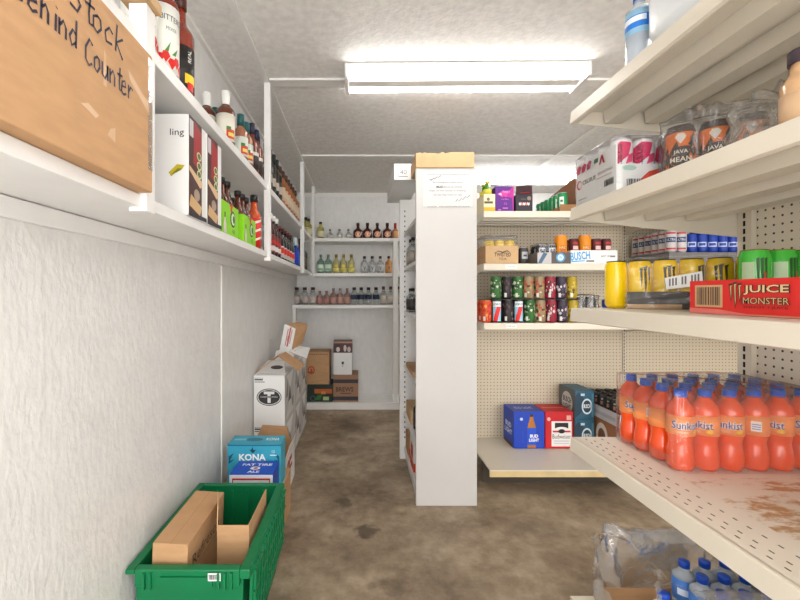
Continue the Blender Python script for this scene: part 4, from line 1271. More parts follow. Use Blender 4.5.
for k, d in enumerate((2.86, 2.96)):
    p_pt.put((0.372, d, uz(3)), ('nearer', 'farther')[k] + ' dark label pint bottle at waist height in the aisle unit', group='pint bottles in the aisle unit')

# ================================================================== BACK GONDOLA STOCK
ZA, ZB_, ZCc, ZD = ZG[0] + 0.001, ZG[1] + 0.001, ZG[2] + 0.001, 0.151
# top shelf
r = empty('beer_carrier', 'cream and yellow beer carrier at the left of the top gondola shelf', 'carrier', (0, 0, 0))
bx = (0.73, 0.880, 2.67, 2.83, ZA, ZA + 0.125)
bx = (0.818, 0.893, 2.67, 2.86, ZA, ZA + 0.115)
b = MB(); b.box(*bx, flat(226, 214, 176), skip='top', mats={'front': flat(226, 214, 176)}); f = Face(b, 'front', bx)
f.rect(0, 0, 1, 0.24, flat(226, 168, 30)); f.rect(0.05, 0.45, 0.8, 0.58, flat(92, 74, 56)); f.disc(0.4, 0.7, 0.14, 0.1, flat(120, 104, 84))
b.box(0.820, 0.891, 2.672, 2.858, ZA + 0.001, ZA + 0.003, flat(226, 214, 176))
b.build('body', r)
p_gb = Proto(lambda: bottle('green_beer_bottle', 0.205, 0.029, mat('green_glass', (60, 130, 30), 0.1, coat=0.5), flat(190, 170, 60), flat(206, 196, 60), (0.55, 0.72), 0.45, 0.56, 0.07))
for k, (x, y) in enumerate(((0.853, 2.71), (0.853, 2.78))):
    p_gb.put((x, y, ZA + 0.0035), ('front', 'rear')[k] + ' green beer bottle in the cream and yellow carrier', group='green beer bottles')
PUR = flat(92, 34, 132)
bx = (0.898, 1.020, 2.68, 2.86, ZA, ZA + 0.168)
b = MB(); b.box(*bx, PUR, bv=0.002); f = Face(b, 'front', bx)
f.poly([(0.5, 0.6), (0.9, 0.55), (0.97, 0.0), (1.0, 0.0), (1.0, 1.0), (0.95, 1.0)], flat(180, 36, 140)); f.poly([(0.12, 0.7), (0.4, 0.82), (0.7, 0.80), (0.6, 0.58), (0.4, 0.62), (0.38, 0.56)], flat(230, 60, 150)); f.poly([(0.15, 0.70), (0.32, 0.73), (0.34, 0.64)], flat(240, 236, 244))
f.text('TWIST', 0.58, 0.78, 0.09, flat(250, 170, 214), 0.4); f.text('vodka', 0.52, 0.5, 0.06, flat(220, 120, 200), 0.4); f.text('12', 0.55, 0.32, 0.09, flat(220, 90, 190)); f.rect(0.4, 0.12, 0.68, 0.16, flat(214, 110, 200)); f.rect(0.15, 0.05, 0.3, 0.09, flat(200, 120, 200))
tag(b.build('drink_carton'), 'purple and pink drinks carton on the top gondola shelf', 'box')
r = empty('open_carton', 'black carton with open dark flap beside the purple carton', 'box', (0, 0, 0))
bx = (1.036, 1.148, 2.685, 2.86, ZA, ZA + 0.115)
b = MB(); b.box(*bx, flat(42, 38, 46), bv=0.002); f = Face(b, 'front', bx)
for k in range(5):
    f.poly([(0.18 + k * 0.125, 0.42), (0.245 + k * 0.125, 0.36), (0.305 + k * 0.125, 0.42), (0.305 + k * 0.125, 0.56), (0.245 + k * 0.125, 0.50), (0.18 + k * 0.125, 0.56)], flat(226, 120, 120) if k % 2 else flat(230, 214, 214))
f.disc(0.78, 0.78, 0.12, 0.12, flat(140, 116, 96)); f.rect(0.3, 0.72, 0.6, 0.75, flat(110, 104, 110))
b.build('body', r)
b = MB(); b.slab([(1.036, 2.69, ZA + 0.116), (1.148, 2.69, ZA + 0.116), (1.185, 2.78, ZA + 0.205), (1.075, 2.78, ZA + 0.195)], 0.003, flat(66, 40, 48))
b.slab([(1.07, 2.6995, ZA + 0.127), (1.135, 2.6995, ZA + 0.127), (1.152, 2.759, ZA + 0.178), (1.09, 2.759, ZA + 0.172)], 0.001, flat(150, 40, 60))
b.build('flap', r)['label'] = 'dark flap with red print'
r = empty('cardboard_tray', 'brown cardboard tray with raised back holding green cans, top gondola shelf', 'tray', (0, 0, 0))
b = MB()
x0, x1, y0, y1 = 1.315, 1.45, 2.66, 3.07
b.box(x0, x1, y0, y1, ZA, ZA + 0.003, CARDD); b.box(x0, x0 + 0.003, y0, y1, ZA + 0.003, ZA + 0.03, CARDD); b.box(x0 + 0.003, x1, y0, y0 + 0.003, ZA + 0.003, ZA + 0.045, CARDD)
b.prism([(y0, ZA + 0.003), (y1, ZA + 0.003), (y1, ZA + 0.19), (y0 + 0.07, ZA + 0.24), (y0, ZA + 0.20)], 'X', x1 - 0.004, x1, mat('red_brown_board', (142, 92, 60), 0.75, var=0.06))
b.build('body', r)
CGR = flat(26, 132, 74)
def cgreen(b, r, h):
    for a in (0.0, 2.1, 4.2):
        b.cylrect(r, -0.014, 0.014, 0.03, h - 0.03, flat(214, 226, 214), a - 0.6)
        b.cylrect(r + .0003, -0.008, 0.008, 0.06, h - 0.05, flat(60, 120, 84), a - 0.6)
p_cg = Proto(lambda: can('green_can', 0.125, 0.0315, CGR, ALU, cgreen))
for k in range(6):
    p_cg.put((1.352, 2.70 + k * 0.0655, ZA + 0.0035), ORD[k] + ' green and white can counted from the shelf front, in the brown tray', rz=0.2 * k, group='green cans in the brown tray')

# second shelf
r = empty('cardboard_tray', 'brown printed cardboard tray at the left of the second gondola shelf', 'tray', (0, 0, 0))
x0, x1, y0, y1, zt = 0.828, 1.045, 2.665, 2.93, ZB_ + 0.118
b = MB()
b.box(x0, x1, y0, y1, ZB_, ZB_ + 0.003, CARD); b.box(x0, x0 + 0.003, y0, y1, ZB_ + 0.003, zt, CARD); b.box(x1 - 0.003, x1, y0, y1, ZB_ + 0.003, zt, CARD)
b.box(x0 + 0.003, x1 - 0.003, y0, y0 + 0.003, ZB_ + 0.003, zt, CARD2); b.box(x0 + 0.003, x1 - 0.003, y1 - 0.003, y1, ZB_ + 0.003, zt, CARD)
f = Face(b, 'front', (x0, x1, y0, y1, ZB_, zt))
f.text('TWISTED', 0.52, 0.50, 0.22, flat(44, 34, 30), 0.5, bold=0.02); f.poly([(0.26, 0.6), (0.4, 0.72), (0.52, 0.66), (0.66, 0.74), (0.78, 0.6), (0.66, 0.68), (0.52, 0.6), (0.4, 0.67)], flat(60, 46, 40)); f.text('TEA', 0.52, 0.26, 0.13, flat(70, 52, 42), 0.25)
b.build('body', r)
YEL = flat(226, 190, 44)
p_yc = Proto(lambda: can('yellow_can', 0.155, 0.0315, YEL, STEEL, lambda b, r, h: b.cylrect(r, -0.02, 0.02, 0.06, 0.1, flat(70, 60, 40), 0.0)))
for k, (x, y) in enumerate(((0.866, 2.71), (0.934, 2.71), (1.002, 2.71), (0.9, 2.78), (0.97, 2.78))):
    p_yc.put((x, y, ZB_ + 0.0035), ('left', 'middle', 'right', 'rear left', 'rear right')[k] + ' yellow can inside the brown printed tray', group='yellow cans in the printed tray')
def wrap(name, label, x0, x1, y0, y1, z0, z1, mt=FILM, amp=0.006, seed=1, fr=26.0, sag=0.0, hole=None, bottom=False, cat='plastic wrap', sharp=6):
    """a closed film hull around a pack: superellipse sides, wrinkled, open underneath"""
    rd = random.Random(seed)
    ph = [rd.uniform(0, 6.28) for _ in range(8)]
    cx, cy, hx, hy = (x0 + x1) / 2, (y0 + y1) / 2, (x1 - x0) / 2, (y1 - y0) / 2
    def wob(a, t):
        return amp * (math.sin(fr * a / 6.28 * 3 + ph[0] + 4 * t) * 0.5 + math.sin(fr * a / 6.28 * 5 + ph[1] - 7 * t) * 0.3 + math.sin(23 * t + ph[2] + a * 2) * 0.35)
    def fn(i, j):
        a = 2 * math.pi * i
        c, s = math.cos(a), math.sin(a)
        e = 2.0 / sharp
        ex, ey = math.copysign(abs(c) ** e, c), math.copysign(abs(s) ** e, s)
        t = j
        if t < 0.7:
            k, z = 1.0, z0 + (z1 - z0) * (t / 0.7) ** 0.9 * 0.97
        else:
            q = (t - 0.7) / 0.3
            k, z = 1.0 - q * 0.98, z1 - (z1 - z0) * 0.03 * (1 - q) - sag * q
        w = wob(a, t) * (0.35 if t < 0.04 else 1.0)
        z += w * (0.8 if t > 0.6 else 0.2)
        return (cx + (hx + w) * ex * k, cy + (hy + w) * ey * k, max(z, z0))
    m_ = MB()
    m_.grid(fn, 96, 30, mt, True, hole)
    o = m_.build(name)
    return tag(o, label, cat)
wrap('shrink_wrap', 'cloudy torn film bunched over the yellow cans in the printed tray', 0.822, 1.05, 2.668, 2.9, ZB_ + 0.119, ZB_ + 0.19, FILM2, 0.006, 3)
# loose packs
GRY = flat(96, 94, 96)
p_gc = Proto(lambda: can('grey_can', 0.118, 0.0325, flat(70, 68, 70), ALU, lambda b, r, h: (b.cylrect(r, -0.022, 0.022, 0.04, h - 0.03, flat(180, 182, 186), 0.0), b.cylrect(r + .0003, -0.012, 0.012, 0.055, h - 0.05, flat(60, 64, 76), 0.0))))
for k, (x, y) in enumerate(((1.098, 2.86), (1.128, 2.79))):
    p_gc.put((x, y, ZB_), ('rear', 'front')[k] + ' loose grey can between the printed tray and the silver blue pack', group='loose grey cans')
def low_tray(name, label, x0, x1, y0, y1, z0, h, board, printer, cat='tray'):
    b = MB()
    b.box(x0, x1, y0, y1, z0, z0 + 0.003, board); b.box(x0, x0 + 0.003, y0, y1, z0 + 0.003, z0 + h, board); b.box(x1 - 0.003, x1, y0, y1, z0 + 0.003, z0 + h, board)
    b.box(x0 + 0.003, x1 - 0.003, y0, y0 + 0.003, z0 + 0.003, z0 + h, board); b.box(x0 + 0.003, x1 - 0.003, y1 - 0.003, y1, z0 + 0.003, z0 + h, board)
    printer(b, (x0, x1, y0, y1, z0, z0 + h))
    return tag(b.build(name), label, cat)
def pr_busch1(b, q):
    f = Face(b, 'front', q)
    f.rect(0.0, 0.0, 0.42, 1.0, flat(186, 184, 184)); f.rect(0.42, 0.0, 1.0, 1.0, flat(84, 74, 68)); f.disc(0.70, 0.55, 0.14, 0.42, flat(70, 150, 200)); f.disc(0.70, 0.55, 0.09, 0.28, flat(206, 228, 240)); f.text('W', 0.70, 0.55, 0.34, flat(40, 110, 170), 0.1)
    f.poly([(0.0, 0.0), (0.12, 0.0), (0.3, 0.9), (0.18, 1.0)], flat(70, 100, 130))
low_tray('beer_tray', 'grey tray with a round blue emblem under the black cans', 1.172, 1.390, 2.668, 2.83, ZB_, 0.073, flat(120, 112, 106), pr_busch1)
def blk(b, r, h):
    b.cylrect(r, -0.024, 0.024, 0.055, h - 0.02, flat(196, 200, 204), 0.0, 8); b.cylrect(r + .0003, -0.016, 0.016, 0.065, h - 0.03, flat(56, 62, 72), 0.0, 6)
    b.cyltext('B', r + .0006, 0.09, 0.02, flat(210, 214, 220), 0.0)
p_bk = Proto(lambda: can('black_can', 0.123, 0.0325, flat(40, 38, 40), ALU, blk))
for k, (x, y) in enumerate(((1.210, 2.706), (1.2765, 2.706), (1.210, 2.776), (1.2765, 2.776))):
    p_bk.put((x, y, ZB_ + 0.0035), ('front left', 'front right', 'rear left', 'rear right')[k] + ' black and silver can in the tray with blue emblem', group='black and silver cans')
wrap('shrink_wrap', 'clear film over the black and silver cans on the second gondola shelf', 1.176, 1.310, 2.672, 2.814, ZB_ + 0.0745, ZB_ + 0.136, FILM, 0.0015, 5)
def pr_busch2(b, q):
    f = Face(b, 'front', q)
    f.text('BUSCH', 0.20, 0.58, 0.62, flat(64, 160, 216), 0.42, bold=0.03, rot=0.09); f.poly([(0.0, 0.1), (0.3, 0.18), (0.3, 0.24), (0.0, 0.2)], flat(64, 160, 216)); f.rect(0.33, 0.14, 0.5, 0.24, flat(60, 60, 70))
    f.text('BEST BY', 0.75, 0.55, 0.14, flat(70, 70, 74), 0.2); f.rect(0.84, 0.48, 0.95, 0.6, flat(120, 120, 124))
low_tray('beer_tray', 'white beer tray with light blue lettering, middle of the second gondola shelf', 1.393, 1.70, 2.668, 2.86, ZB_, 0.088, WHITEC, pr_busch2)
ORA = flat(226, 138, 30)
def orn(b, r, h):
    b.cylrect(r, -0.02, 0.02, h * 0.3, h * 0.62, flat(190, 104, 26), 0.0); b.cyltext('HAZY', r + .0004, h * 0.55, 0.018, flat(244, 214, 150), 0.0, sx=0.8); b.cyltext('IPA', r + .0004, h * 0.36, 0.014, flat(110, 70, 110), 0.0)
p_or = Proto(lambda: can('orange_can', 0.190, 0.0385, ORA, mat('lilac_lid', (176, 164, 206), 0.4), orn))
for k, (x, z) in enumerate(((1.348, 0.0035), (1.508, 0.0035))):
    p_or.put((x, 2.713, ZB_ + z), ('left orange can with lilac lid, beside the black and silver cans', 'right orange can with lilac lid, rising from the white beer tray')[k], group='orange cans')
p_dr = Proto(lambda: can('dark_red_can', 0.165, 0.0315, flat(84, 30, 34), STEEL, lambda b, r, h: (b.cylrect(r, -0.018, 0.018, h * 0.55, h * 0.7, flat(226, 190, 180), 0.0), b.cylrect(r, -0.02, 0.02, h * 0.76, h * 0.86, flat(176, 40, 44), 0.0))))
for k, x in enumerate((1.4325, 1.5825, 1.650)):
    p_dr.put((x, 2.71, ZB_ + 0.0035), ('dark red can between the two orange cans', 'dark red can right of the second orange can', 'dark red can at the right end of the white beer tray')[k], group='dark red cans')
for k, x in enumerate((1.445, 1.515, 1.585)):
    p_dr.put((x, 2.80, ZB_ + 0.0035), ORD[k] + ' dark red can in the rear row of the white beer tray', group='dark red cans, rear row')

# right-hand bay second shelf: silver and blue cans
def silv(b, r, h):
    b.cylrect(r, -0.03, 0.03, h * 0.45, h * 0.68, flat(40, 62, 104), -0.5, 8); b.cyltext('ULTRA', r + .0004, h * 0.565, 0.016, flat(220, 224, 232), -0.5, sx=0.8); b.cylrect(r, -0.03, 0.03, h * 0.82, h * 0.9, flat(186, 60, 60), -0.5, 8)
    b.cylrect(r, -0.03, 0.03, h * 0.12, h * 0.2, flat(186, 60, 60), -0.5, 8)
p_si = Proto(lambda: can('silver_can', 0.148, 0.031, flat(196, 190, 190), ALU, silv))
q = (2.038, 2.60, 2.662, 3.06, ZB_, ZB_ + 0.075)
b = MB(); b.box(*q, flat(112, 108, 106), bv=0.002); tag(b.build('flat_carton'), 'flat grey carton under the silver and blue cans in the shaded bay', 'box')
ZS = ZB_ + 0.0755
for k in range(6):
    p_si.put((2.073, 2.695 + k * 0.066, ZS), ORD[k] + ' silver can counted from the front of the shaded bay', rz=-0.1, group='silver cans in depth')
p_si.put((2.140, 2.695, ZS), 'silver can in the front row between its twin and the blue cans', rz=-0.1, group='silver cans, front pair')
def blu(b, r, h):
    b.cylrect(r, -0.025, 0.025, h * 0.3, h * 0.55, flat(200, 208, 226), -0.5); b.cylrect(r + .0003, -0.018, 0.018, h * 0.35, h * 0.5, flat(26, 66, 160), -0.5)
p_bl = Proto(lambda: can('blue_can', 0.123, 0.0325, flat(22, 58, 156), mat('blue_lid', (40, 70, 150), 0.35, metal=0.4), blu))
for k in range(5):
    p_bl.put((2.212 + k * 0.068, 2.70, ZS), ORD[k] + ' blue can from the left in the lower layer of the shaded bay', group='blue cans, lower layer')
p_nb = Proto(lambda: can('navy_can', 0.123, 0.0325, flat(26, 34, 62), STEEL, blu))
for k in range(4):
    p_nb.put((2.246 + k * 0.068, 2.702, ZS + 0.124), ORD[k] + ' navy can from the left on top of the blue cans, shaded bay', group='navy cans, upper layer')

# third shelf: energy drinks in two layers
def seven(b, r, h):
    for a in (0.0,):
        b.cylrect(r, -0.030, 0.030, h * 0.06, h * 0.94, flat(150, 200, 226), a, 10)
        b.cyl([(-0.026, h * 0.06), (0.004, h * 0.06), (0.030, h * 0.7), (0.0, h * 0.7)], r + .0009, flat(226, 34, 30), a)
        b.cylrect(r + .0006, -0.029, 0.029, h * 0.70, h * 0.93, flat(236, 240, 244), a, 8)
        b.cyltext('LOKO', r + .0012, h * 0.81, 0.015, flat(60, 130, 110), a, bold=0.03)
def camo(cols, seed):
    def art(b, r, h):
        rd = random.Random(seed)
        for q in range(26):
            a, z = rd.uniform(-0.055, 0.055), rd.uniform(0.02, h - 0.03)
            w, t = rd.uniform(0.005, 0.012), rd.uniform(0.006, 0.014)
            b.cyl([(a - w, z), (a, z - t), (a + w, z), (a + w * 0.4, z + t), (a - w * 0.6, z + t * 0.8)], r + 0.0002 + q * 0.00004, rd.choice(cols), 0.0)
        b.cylrect(r + .0012, -0.03, -0.014, 0.012, 0.04, flat(214, 214, 210), 0.0, 3)
    return art
kinds = {
    'seven': Proto(lambda: can('seven_stripe_can', 0.150, 0.037, flat(28, 28, 34), STEEL, seven)),
    'orange': Proto(lambda: can('orange_red_can', 0.150, 0.037, flat(214, 80, 36), STEEL, camo([flat(240, 150, 60), flat(190, 40, 30)], 1))),
    'black': Proto(lambda: can('black_pattern_can', 0.150, 0.037, flat(40, 36, 38), STEEL, camo([flat(150, 140, 136), flat(90, 60, 62), flat(28, 26, 28)], 2))),
    'green': Proto(lambda: can('green_pattern_can', 0.150, 0.037, flat(50, 104, 44), STEEL, camo([flat(120, 170, 96), flat(30, 60, 28), flat(196, 206, 180)], 3))),
    'gold': Proto(lambda: can('gold_pattern_can', 0.150, 0.037, flat(150, 128, 92), STEEL, camo([flat(206, 160, 60), flat(60, 50, 40), flat(190, 70, 60), flat(214, 206, 190)], 4))),
    'red': Proto(lambda: can('crimson_pattern_can', 0.150, 0.037, flat(150, 34, 52), STEEL, camo([flat(206, 198, 196), flat(60, 30, 36), flat(190, 50, 70)], 5))),
    'purple': Proto(lambda: can('violet_pattern_can', 0.150, 0.037, flat(58, 46, 64), STEEL, camo([flat(150, 120, 160), flat(206, 200, 206), flat(30, 26, 34)], 6))),
    'yellow': Proto(lambda: can('mustard_pattern_can', 0.150, 0.037, flat(176, 150, 32), STEEL, camo([flat(90, 70, 24), flat(206, 180, 60)], 7))),
}
nm = {'seven': 'can with red diagonal band', 'orange': 'orange red can', 'black': 'black patterned can', 'green': 'green patterned can', 'gold': 'gold and multicoloured can', 'red': 'crimson patterned can', 'purple': 'violet and silver can', 'yellow': 'mustard yellow can'}
row = ['orange', 'seven', 'black', 'seven', 'green', 'gold', 'red', 'purple', 'yellow']
pl = ['far left', 'second', 'third', 'fourth', 'fifth', 'sixth', 'seventh', 'eighth', 'ninth']
xs = [0.842 + k * 0.0722 for k in range(9)]
rot_ = random.Random(9)
SP = 0.0655
for k, c in enumerate(row):
    o = kinds[c].put((xs[k], 2.70, ZCc), '%s, %s in the lower energy drink layer' % (nm[c], pl[k]), rz=-0.32 if c == 'seven' else rot_.uniform(-0.3, 0.3), group='energy drinks, lower layer')
    o.scale = (0.94, 0.94, 1)
up = ['green', 'black', 'green', 'gold', 'gold', 'red', 'purple', 'yellow']
q = (0.872, 1.452, 2.664, 2.80, ZCc + 0.1515, ZCc + 0.1545)
b = MB(); b.box(*q, flat(40, 38, 40)); tag(b.build('tray_sheet'), 'thin dark sheet between the two layers of energy drinks', 'sheet')
for k, c in enumerate(up):
    o = kinds[c].put((xs[1] - 0.006 + k * 0.0722, 2.702, ZCc + 0.1556), '%s, %s from the left in the upper energy drink layer' % (nm[c], pl[k]), rz=rot_.uniform(-0.3, 0.3), group='energy drinks, upper layer')
    o.scale = (0.94, 0.94, 1)
for k, c in enumerate(row):
    o = kinds[c if c != 'seven' else 'black'].put((xs[k], 2.775, ZCc), '%s, %s from the left in the second row, lower layer' % (nm[c if c != 'seven' else 'black'], pl[k]), rz=rot_.uniform(-0.3, 0.3), group='energy drinks, second row')
    o.scale = (0.94, 0.94, 1)
p_tin = Proto(lambda: can('steel_tin', 0.168, 0.035, STEEL, STEEL))
for k, x in enumerate((1.515, 1.59)):
    p_tin.put((x, 2.79, ZCc), ('left', 'right')[k] + ' steel tin under the plastic lump beside the energy drinks', group='steel tins')
wrap('plastic_wrap', 'crumpled clear plastic lump beside the energy drinks, third gondola shelf', 1.472, 1.635, 2.735, 2.86, ZCc + 0.0005, ZCc + 0.185, FILM2, 0.007, 8, sharp=3)
o = bottle('blue_jar', 0.152, 0.036, flat(30, 80, 170), flat(24, 60, 150), flat(60, 120, 200), (0.2, 0.6), 0.95, 0.8, 0.3, cat='jar'); o.location = (1.66, 2.70, ZCc); tag(o, 'blue jar left of the first yellow can, third gondola shelf', 'jar')

# base deck boxes
BUD = flat(26, 66, 180)
bx = (1.092, 1.312, 2.872, 3.075, ZD, ZD + 0.262)
b = MB(); b.box(*bx, BUD, bv=0.003); f = Face(b, 'front', bx)
f.poly([(0.45, 0.02), (0.72, 0.02), (0.73, 0.55), (0.68, 0.68), (0.64, 0.8), (0.63, 0.93), (0.53, 0.93), (0.52, 0.8), (0.48, 0.68), (0.44, 0.55)], flat(176, 112, 34))
f.poly([(0.45, 0.10), (0.725, 0.10), (0.73, 0.56), (0.44, 0.56)], flat(30, 84, 206)); f.poly([(0.53, 0.86), (0.63, 0.86), (0.63, 0.93), (0.53, 0.93)], flat(60, 40, 24)); f.text('BUD', 0.66, 0.34, 0.09, flat(244, 246, 250), 0.26, bold=0.03); f.text('LIGHT', 0.66, 0.23, 0.09, flat(244, 246, 250), 0.32, bold=0.03)
f.disc(0.25, 0.80, 0.05, 0.04, flat(196, 212, 240)); f.rect(0.30, 0.15, 0.302, 0.5, flat(120, 150, 220)); f.rect(0.87, 0.15, 0.872, 0.5, flat(120, 150, 220))
f = Face(b, 'left', bx); f.text('BUD', 0.5, 0.56, 0.14, flat(220, 228, 244), 0.55, bold=0.03); f.text('LIGHT', 0.5, 0.38, 0.14, flat(220, 228, 244), 0.7, bold=0.03); f.rect(0.1, 0.0, 0.9, 0.1, flat(90, 60, 50))
f = Face(b, 'top', bx); f.text('BUD LIGHT', 0.5, 0.5, 0.25, flat(200, 212, 240), 0.6)
tag(b.build('beer_box'), 'bright blue BUD LIGHT box on the gondola base deck', 'box')
RED = flat(200, 26, 34)
bx = (1.318, 1.516, 2.872, 3.075, ZD, ZD + 0.262)
b = MB(); b.box(*bx, RED, bv=0.003); f = Face(b, 'front', bx)
f.rect(0.22, 0.06, 0.94, 0.74, flat(232, 230, 228)); f.rect(0.34, 0.55, 0.82, 0.70, flat(24, 22, 26)); f.disc(0.58, 0.52, 0.24, 0.07, flat(232, 230, 228)); f.rect(0.26, 0.44, 0.9, 0.49, flat(190, 60, 60)); f.disc(0.58, 0.47, 0.12, 0.06, flat(24, 22, 26)); f.text('Budweiser', 0.58, 0.33, 0.12, flat(60, 24, 30), 0.66); f.rect(0.3, 0.2, 0.86, 0.215, flat(150, 150, 150)); f.rect(0.3, 0.14, 0.86, 0.15, flat(150, 150, 150)); f.rect(0.76, 0.78, 0.92, 0.9, flat(220, 170, 160)); f.disc(0.12, 0.8, 0.06, 0.05, flat(226, 180, 180))
f = Face(b, 'top', bx); f.rect(0.1, 0.46, 0.9, 0.56, flat(226, 120, 110))
tag(b.build('beer_box'), 'red Budweiser box beside the bright blue box', 'box')
TQ = flat(44, 92, 116); TQD = flat(34, 62, 80)
def teal_box(z0, y0, label):
    bx = (1.520, 1.658, y0, y0 + 0.222, z0, z0 + 0.207)
    b = MB(); b.box(*bx, TQ, bv=0.003)
    f = Face(b, 'front', bx); f.poly([(0, 0.05), (0.4, 0.3), (0.5, 0.7), (0.2, 0.95), (0, 0.8)], TQD); f.disc(0.62, 0.46, 0.27, 0.27, flat(214, 226, 230)); f.disc(0.62, 0.46, 0.21, 0.21, TQD); f.text('BUSCH', 0.62, 0.47, 0.14, flat(230, 236, 238), 0.36, bold=0.03); f.rect(0.3, 0.82, 0.5, 0.9, flat(190, 210, 220)); f.rect(0.85, 0.1, 0.98, 0.9, flat(74, 120, 140))
    f = Face(b, 'left', bx); f.rect(0, 0, 1, 1, flat(92, 102, 104)); f.disc(0.52, 0.48, 0.34, 0.38, flat(206, 210, 208)); f.text('BUSCH', 0.52, 0.58, 0.2, flat(60, 72, 78), 0.52, bold=0.03); f.text('LIGHT', 0.52, 0.34, 0.18, flat(60, 72, 78), 0.48, bold=0.03)
    return tag(b.build('beer_box'), label, 'box')
teal_box(ZD, 2.858, 'dark teal beer box on the base deck, under its twin')
teal_box(ZD + 0.2082, 2.858, 'dark teal beer box with white emblem stacked on top of its twin')
# two trays of dark cans
def pr_dark(b, q):
    f = Face(b, 'front', q); f.rect(0.0, 0.0, 1.0, 1.0, flat(150, 96, 56)); f.disc(0.45, 0.5, 0.2, 0.4, flat(216, 206, 196)); f.disc(0.45, 0.5, 0.12, 0.24, flat(120, 70, 40)); f.rect(0.7, 0.2, 0.95, 0.8, flat(96, 60, 40))
    f = Face(b, 'left', q); f.rect(0.0, 0.0, 1.0, 1.0, flat(150, 96, 56)); f.disc(0.55, 0.5, 0.16, 0.4, flat(216, 206, 196)); f.disc(0.55, 0.5, 0.10, 0.24, flat(120, 70, 40)); f.rect(0.02, 0.1, 0.3, 0.9, flat(90, 50, 34))
def pr_white(b, q):
    f = Face(b, 'left', q); f.rect(0.0, 0.0, 1.0, 1.0, flat(196, 194, 196)); f.rect(0.1, 0.3, 0.9, 0.6, flat(170, 168, 172))
    f = Face(b, 'front', q); f.rect(0.0, 0.0, 1.0, 1.0, flat(196, 194, 196))
bx = (1.672, 1.94, 2.60, 3.03, ZD, ZD + 0.232)
b = MB(); b.box(*bx, CARDD, bv=0.002); pr_dark(b, bx)
tag(b.build('beer_carton'), 'brown printed carton on the base deck beside the teal boxes', 'box')
low_tray('beer_tray', 'pale grey can tray stacked above the brown printed carton', 1.672, 1.94, 2.60, 3.03, ZD + 0.2335, 0.085, GREYC, pr_white)
p_dc = Proto(lambda: can('dark_can', 0.157, 0.0315, flat(30, 28, 30), mat('dark_lid', (70, 66, 66), 0.3, metal=0.7), lambda b, r, h: (b.cylrect(r, -0.015, 0.015, 0.09, 0.115, flat(176, 120, 90), -0.4), b.cylrect(r, -0.012, 0.012, 0.125, 0.135, flat(196, 190, 186), -0.4))))
for i in range(4):
    for j in range(6):
        p_dc.put((1.708 + i * 0.0652, 2.637 + j * 0.0705, ZD + 0.237), 'black topped can, %s across and %s from the front, in the pale grey tray' % (ORD[i], ORD[j]), group='black topped cans')

# ================================================================== RIGHT GONDOLA STOCK
S1, S2, S3, S4 = [z + 0.001 for z in ZR]
# top shelf: wrapped pack and water bottle
MILK = mat('milky_plastic', (222, 226, 228), 0.3, var=0.03, vscale=6)
b = MB()
def milky(i, j):
    a = 2 * math.pi * i
    c, s = math.cos(a), math.sin(a)
    ex, ey = math.copysign(abs(c) ** 0.4, c), math.copysign(abs(s) ** 0.4, s)
    k = [0.0, 0.80, 0.93, 1.0, 1.0, 1.0, 0.9, 0.0][int(round(j * 7))]
    z = [0.0, 0.0, 0.012, 0.05, 0.15, 0.25, 0.28, 0.285][int(round(j * 7))]
    return (0.835 + 0.115 * ex * k, 0.875 + 0.175 * ey * k, S1 + z + 0.0005)
b.grid(milky, 48, 7, MILK)
tag(b.build('wrapped_pack'), 'milky white wrapped pack at the edge of the top right shelf', 'package')
def wat(l, rr, z0, z1):
    l.cylrect(rr, -0.04, 0.04, z0 + 0.015, z1 - 0.015, flat(36, 120, 210), -1.0, 8); l.cylrect(rr + .0003, -0.03, 0.03, z0 + 0.03, z0 + 0.045, flat(226, 234, 240), -1.0, 6)
p_wb = Proto(lambda: bottle('water_bottle', 0.21, 0.032, mat('water_plastic', (220, 230, 240), 0.08, trans=0.5, ior=1.2), flat(30, 90, 190), flat(150, 196, 226), (0.42, 0.72), 0.42, 0.74, 0.1, art=wat, cap_r=0.0145))
p_wb.put((0.757, 1.095, S1), 'clear water bottle with blue label beside the milky pack, top right shelf')
o = can('red_lid_tin', 0.05, 0.03, flat(190, 60, 60), flat(206, 80, 70)); o.location = (0.79, 1.19, S1); tag(o, 'small red tin at the far end of the top right shelf', 'tin')

# second shelf: CELSIUS case
r = empty('drink_case', 'white CELSIUS case with red swoosh at the end of the second right shelf', 'box', (0, 0, 0))
x0, x1, y0, y1 = 0.716, 0.995, 1.128, 1.338
hh = 0.134
b = MB()
b.box(x0, x1, y0, y1, S2, S2 + 0.003, WHITEC)
b.box(x0, x0 + 0.003, y0, y1, S2 + 0.003, S2 + hh, WHITEC)
b.box(x0 + 0.003, x1, y0, y0 + 0.003, S2 + 0.003, S2 + 0.078, WHITEC)
b.box(x0 + 0.003, x1, y1 - 0.003, y1, S2 + 0.003, S2 + hh, WHITEC)
f = Face(b, 'left', (x0, x1, y0, y1, S2, S2 + hh))
PK = flat(206, 36, 92)
f.text('CELSIUS', 0.36, 0.52, 0.10, flat(58, 52, 60), 0.34, bold=0.02); f.disc(0.10, 0.50, 0.07, 0.11, flat(206, 60, 66)); f.disc(0.115, 0.50, 0.05, 0.08, WHITEC)
f.text('ESSENTIALS', 0.76, 0.55, 0.06, flat(110, 104, 110), 0.34); f.rect(0.55, 0.44, 0.9, 0.455, flat(190, 150, 160)); f.bars(0.74, 0.2, 0.95, 0.34, BLACK, 10); f.rect(0.08, 0.13, 0.3, 0.15, flat(150, 146, 150))
for k in range(3):
    f.poly([(0.04 + k * 0.14, 0.76), (0.12 + k * 0.14, 0.78), (0.16 + k * 0.14, 0.92), (0.10 + k * 0.14, 0.97), (0.03 + k * 0.14, 0.9)], PK if k < 2 else flat(190, 80, 120))
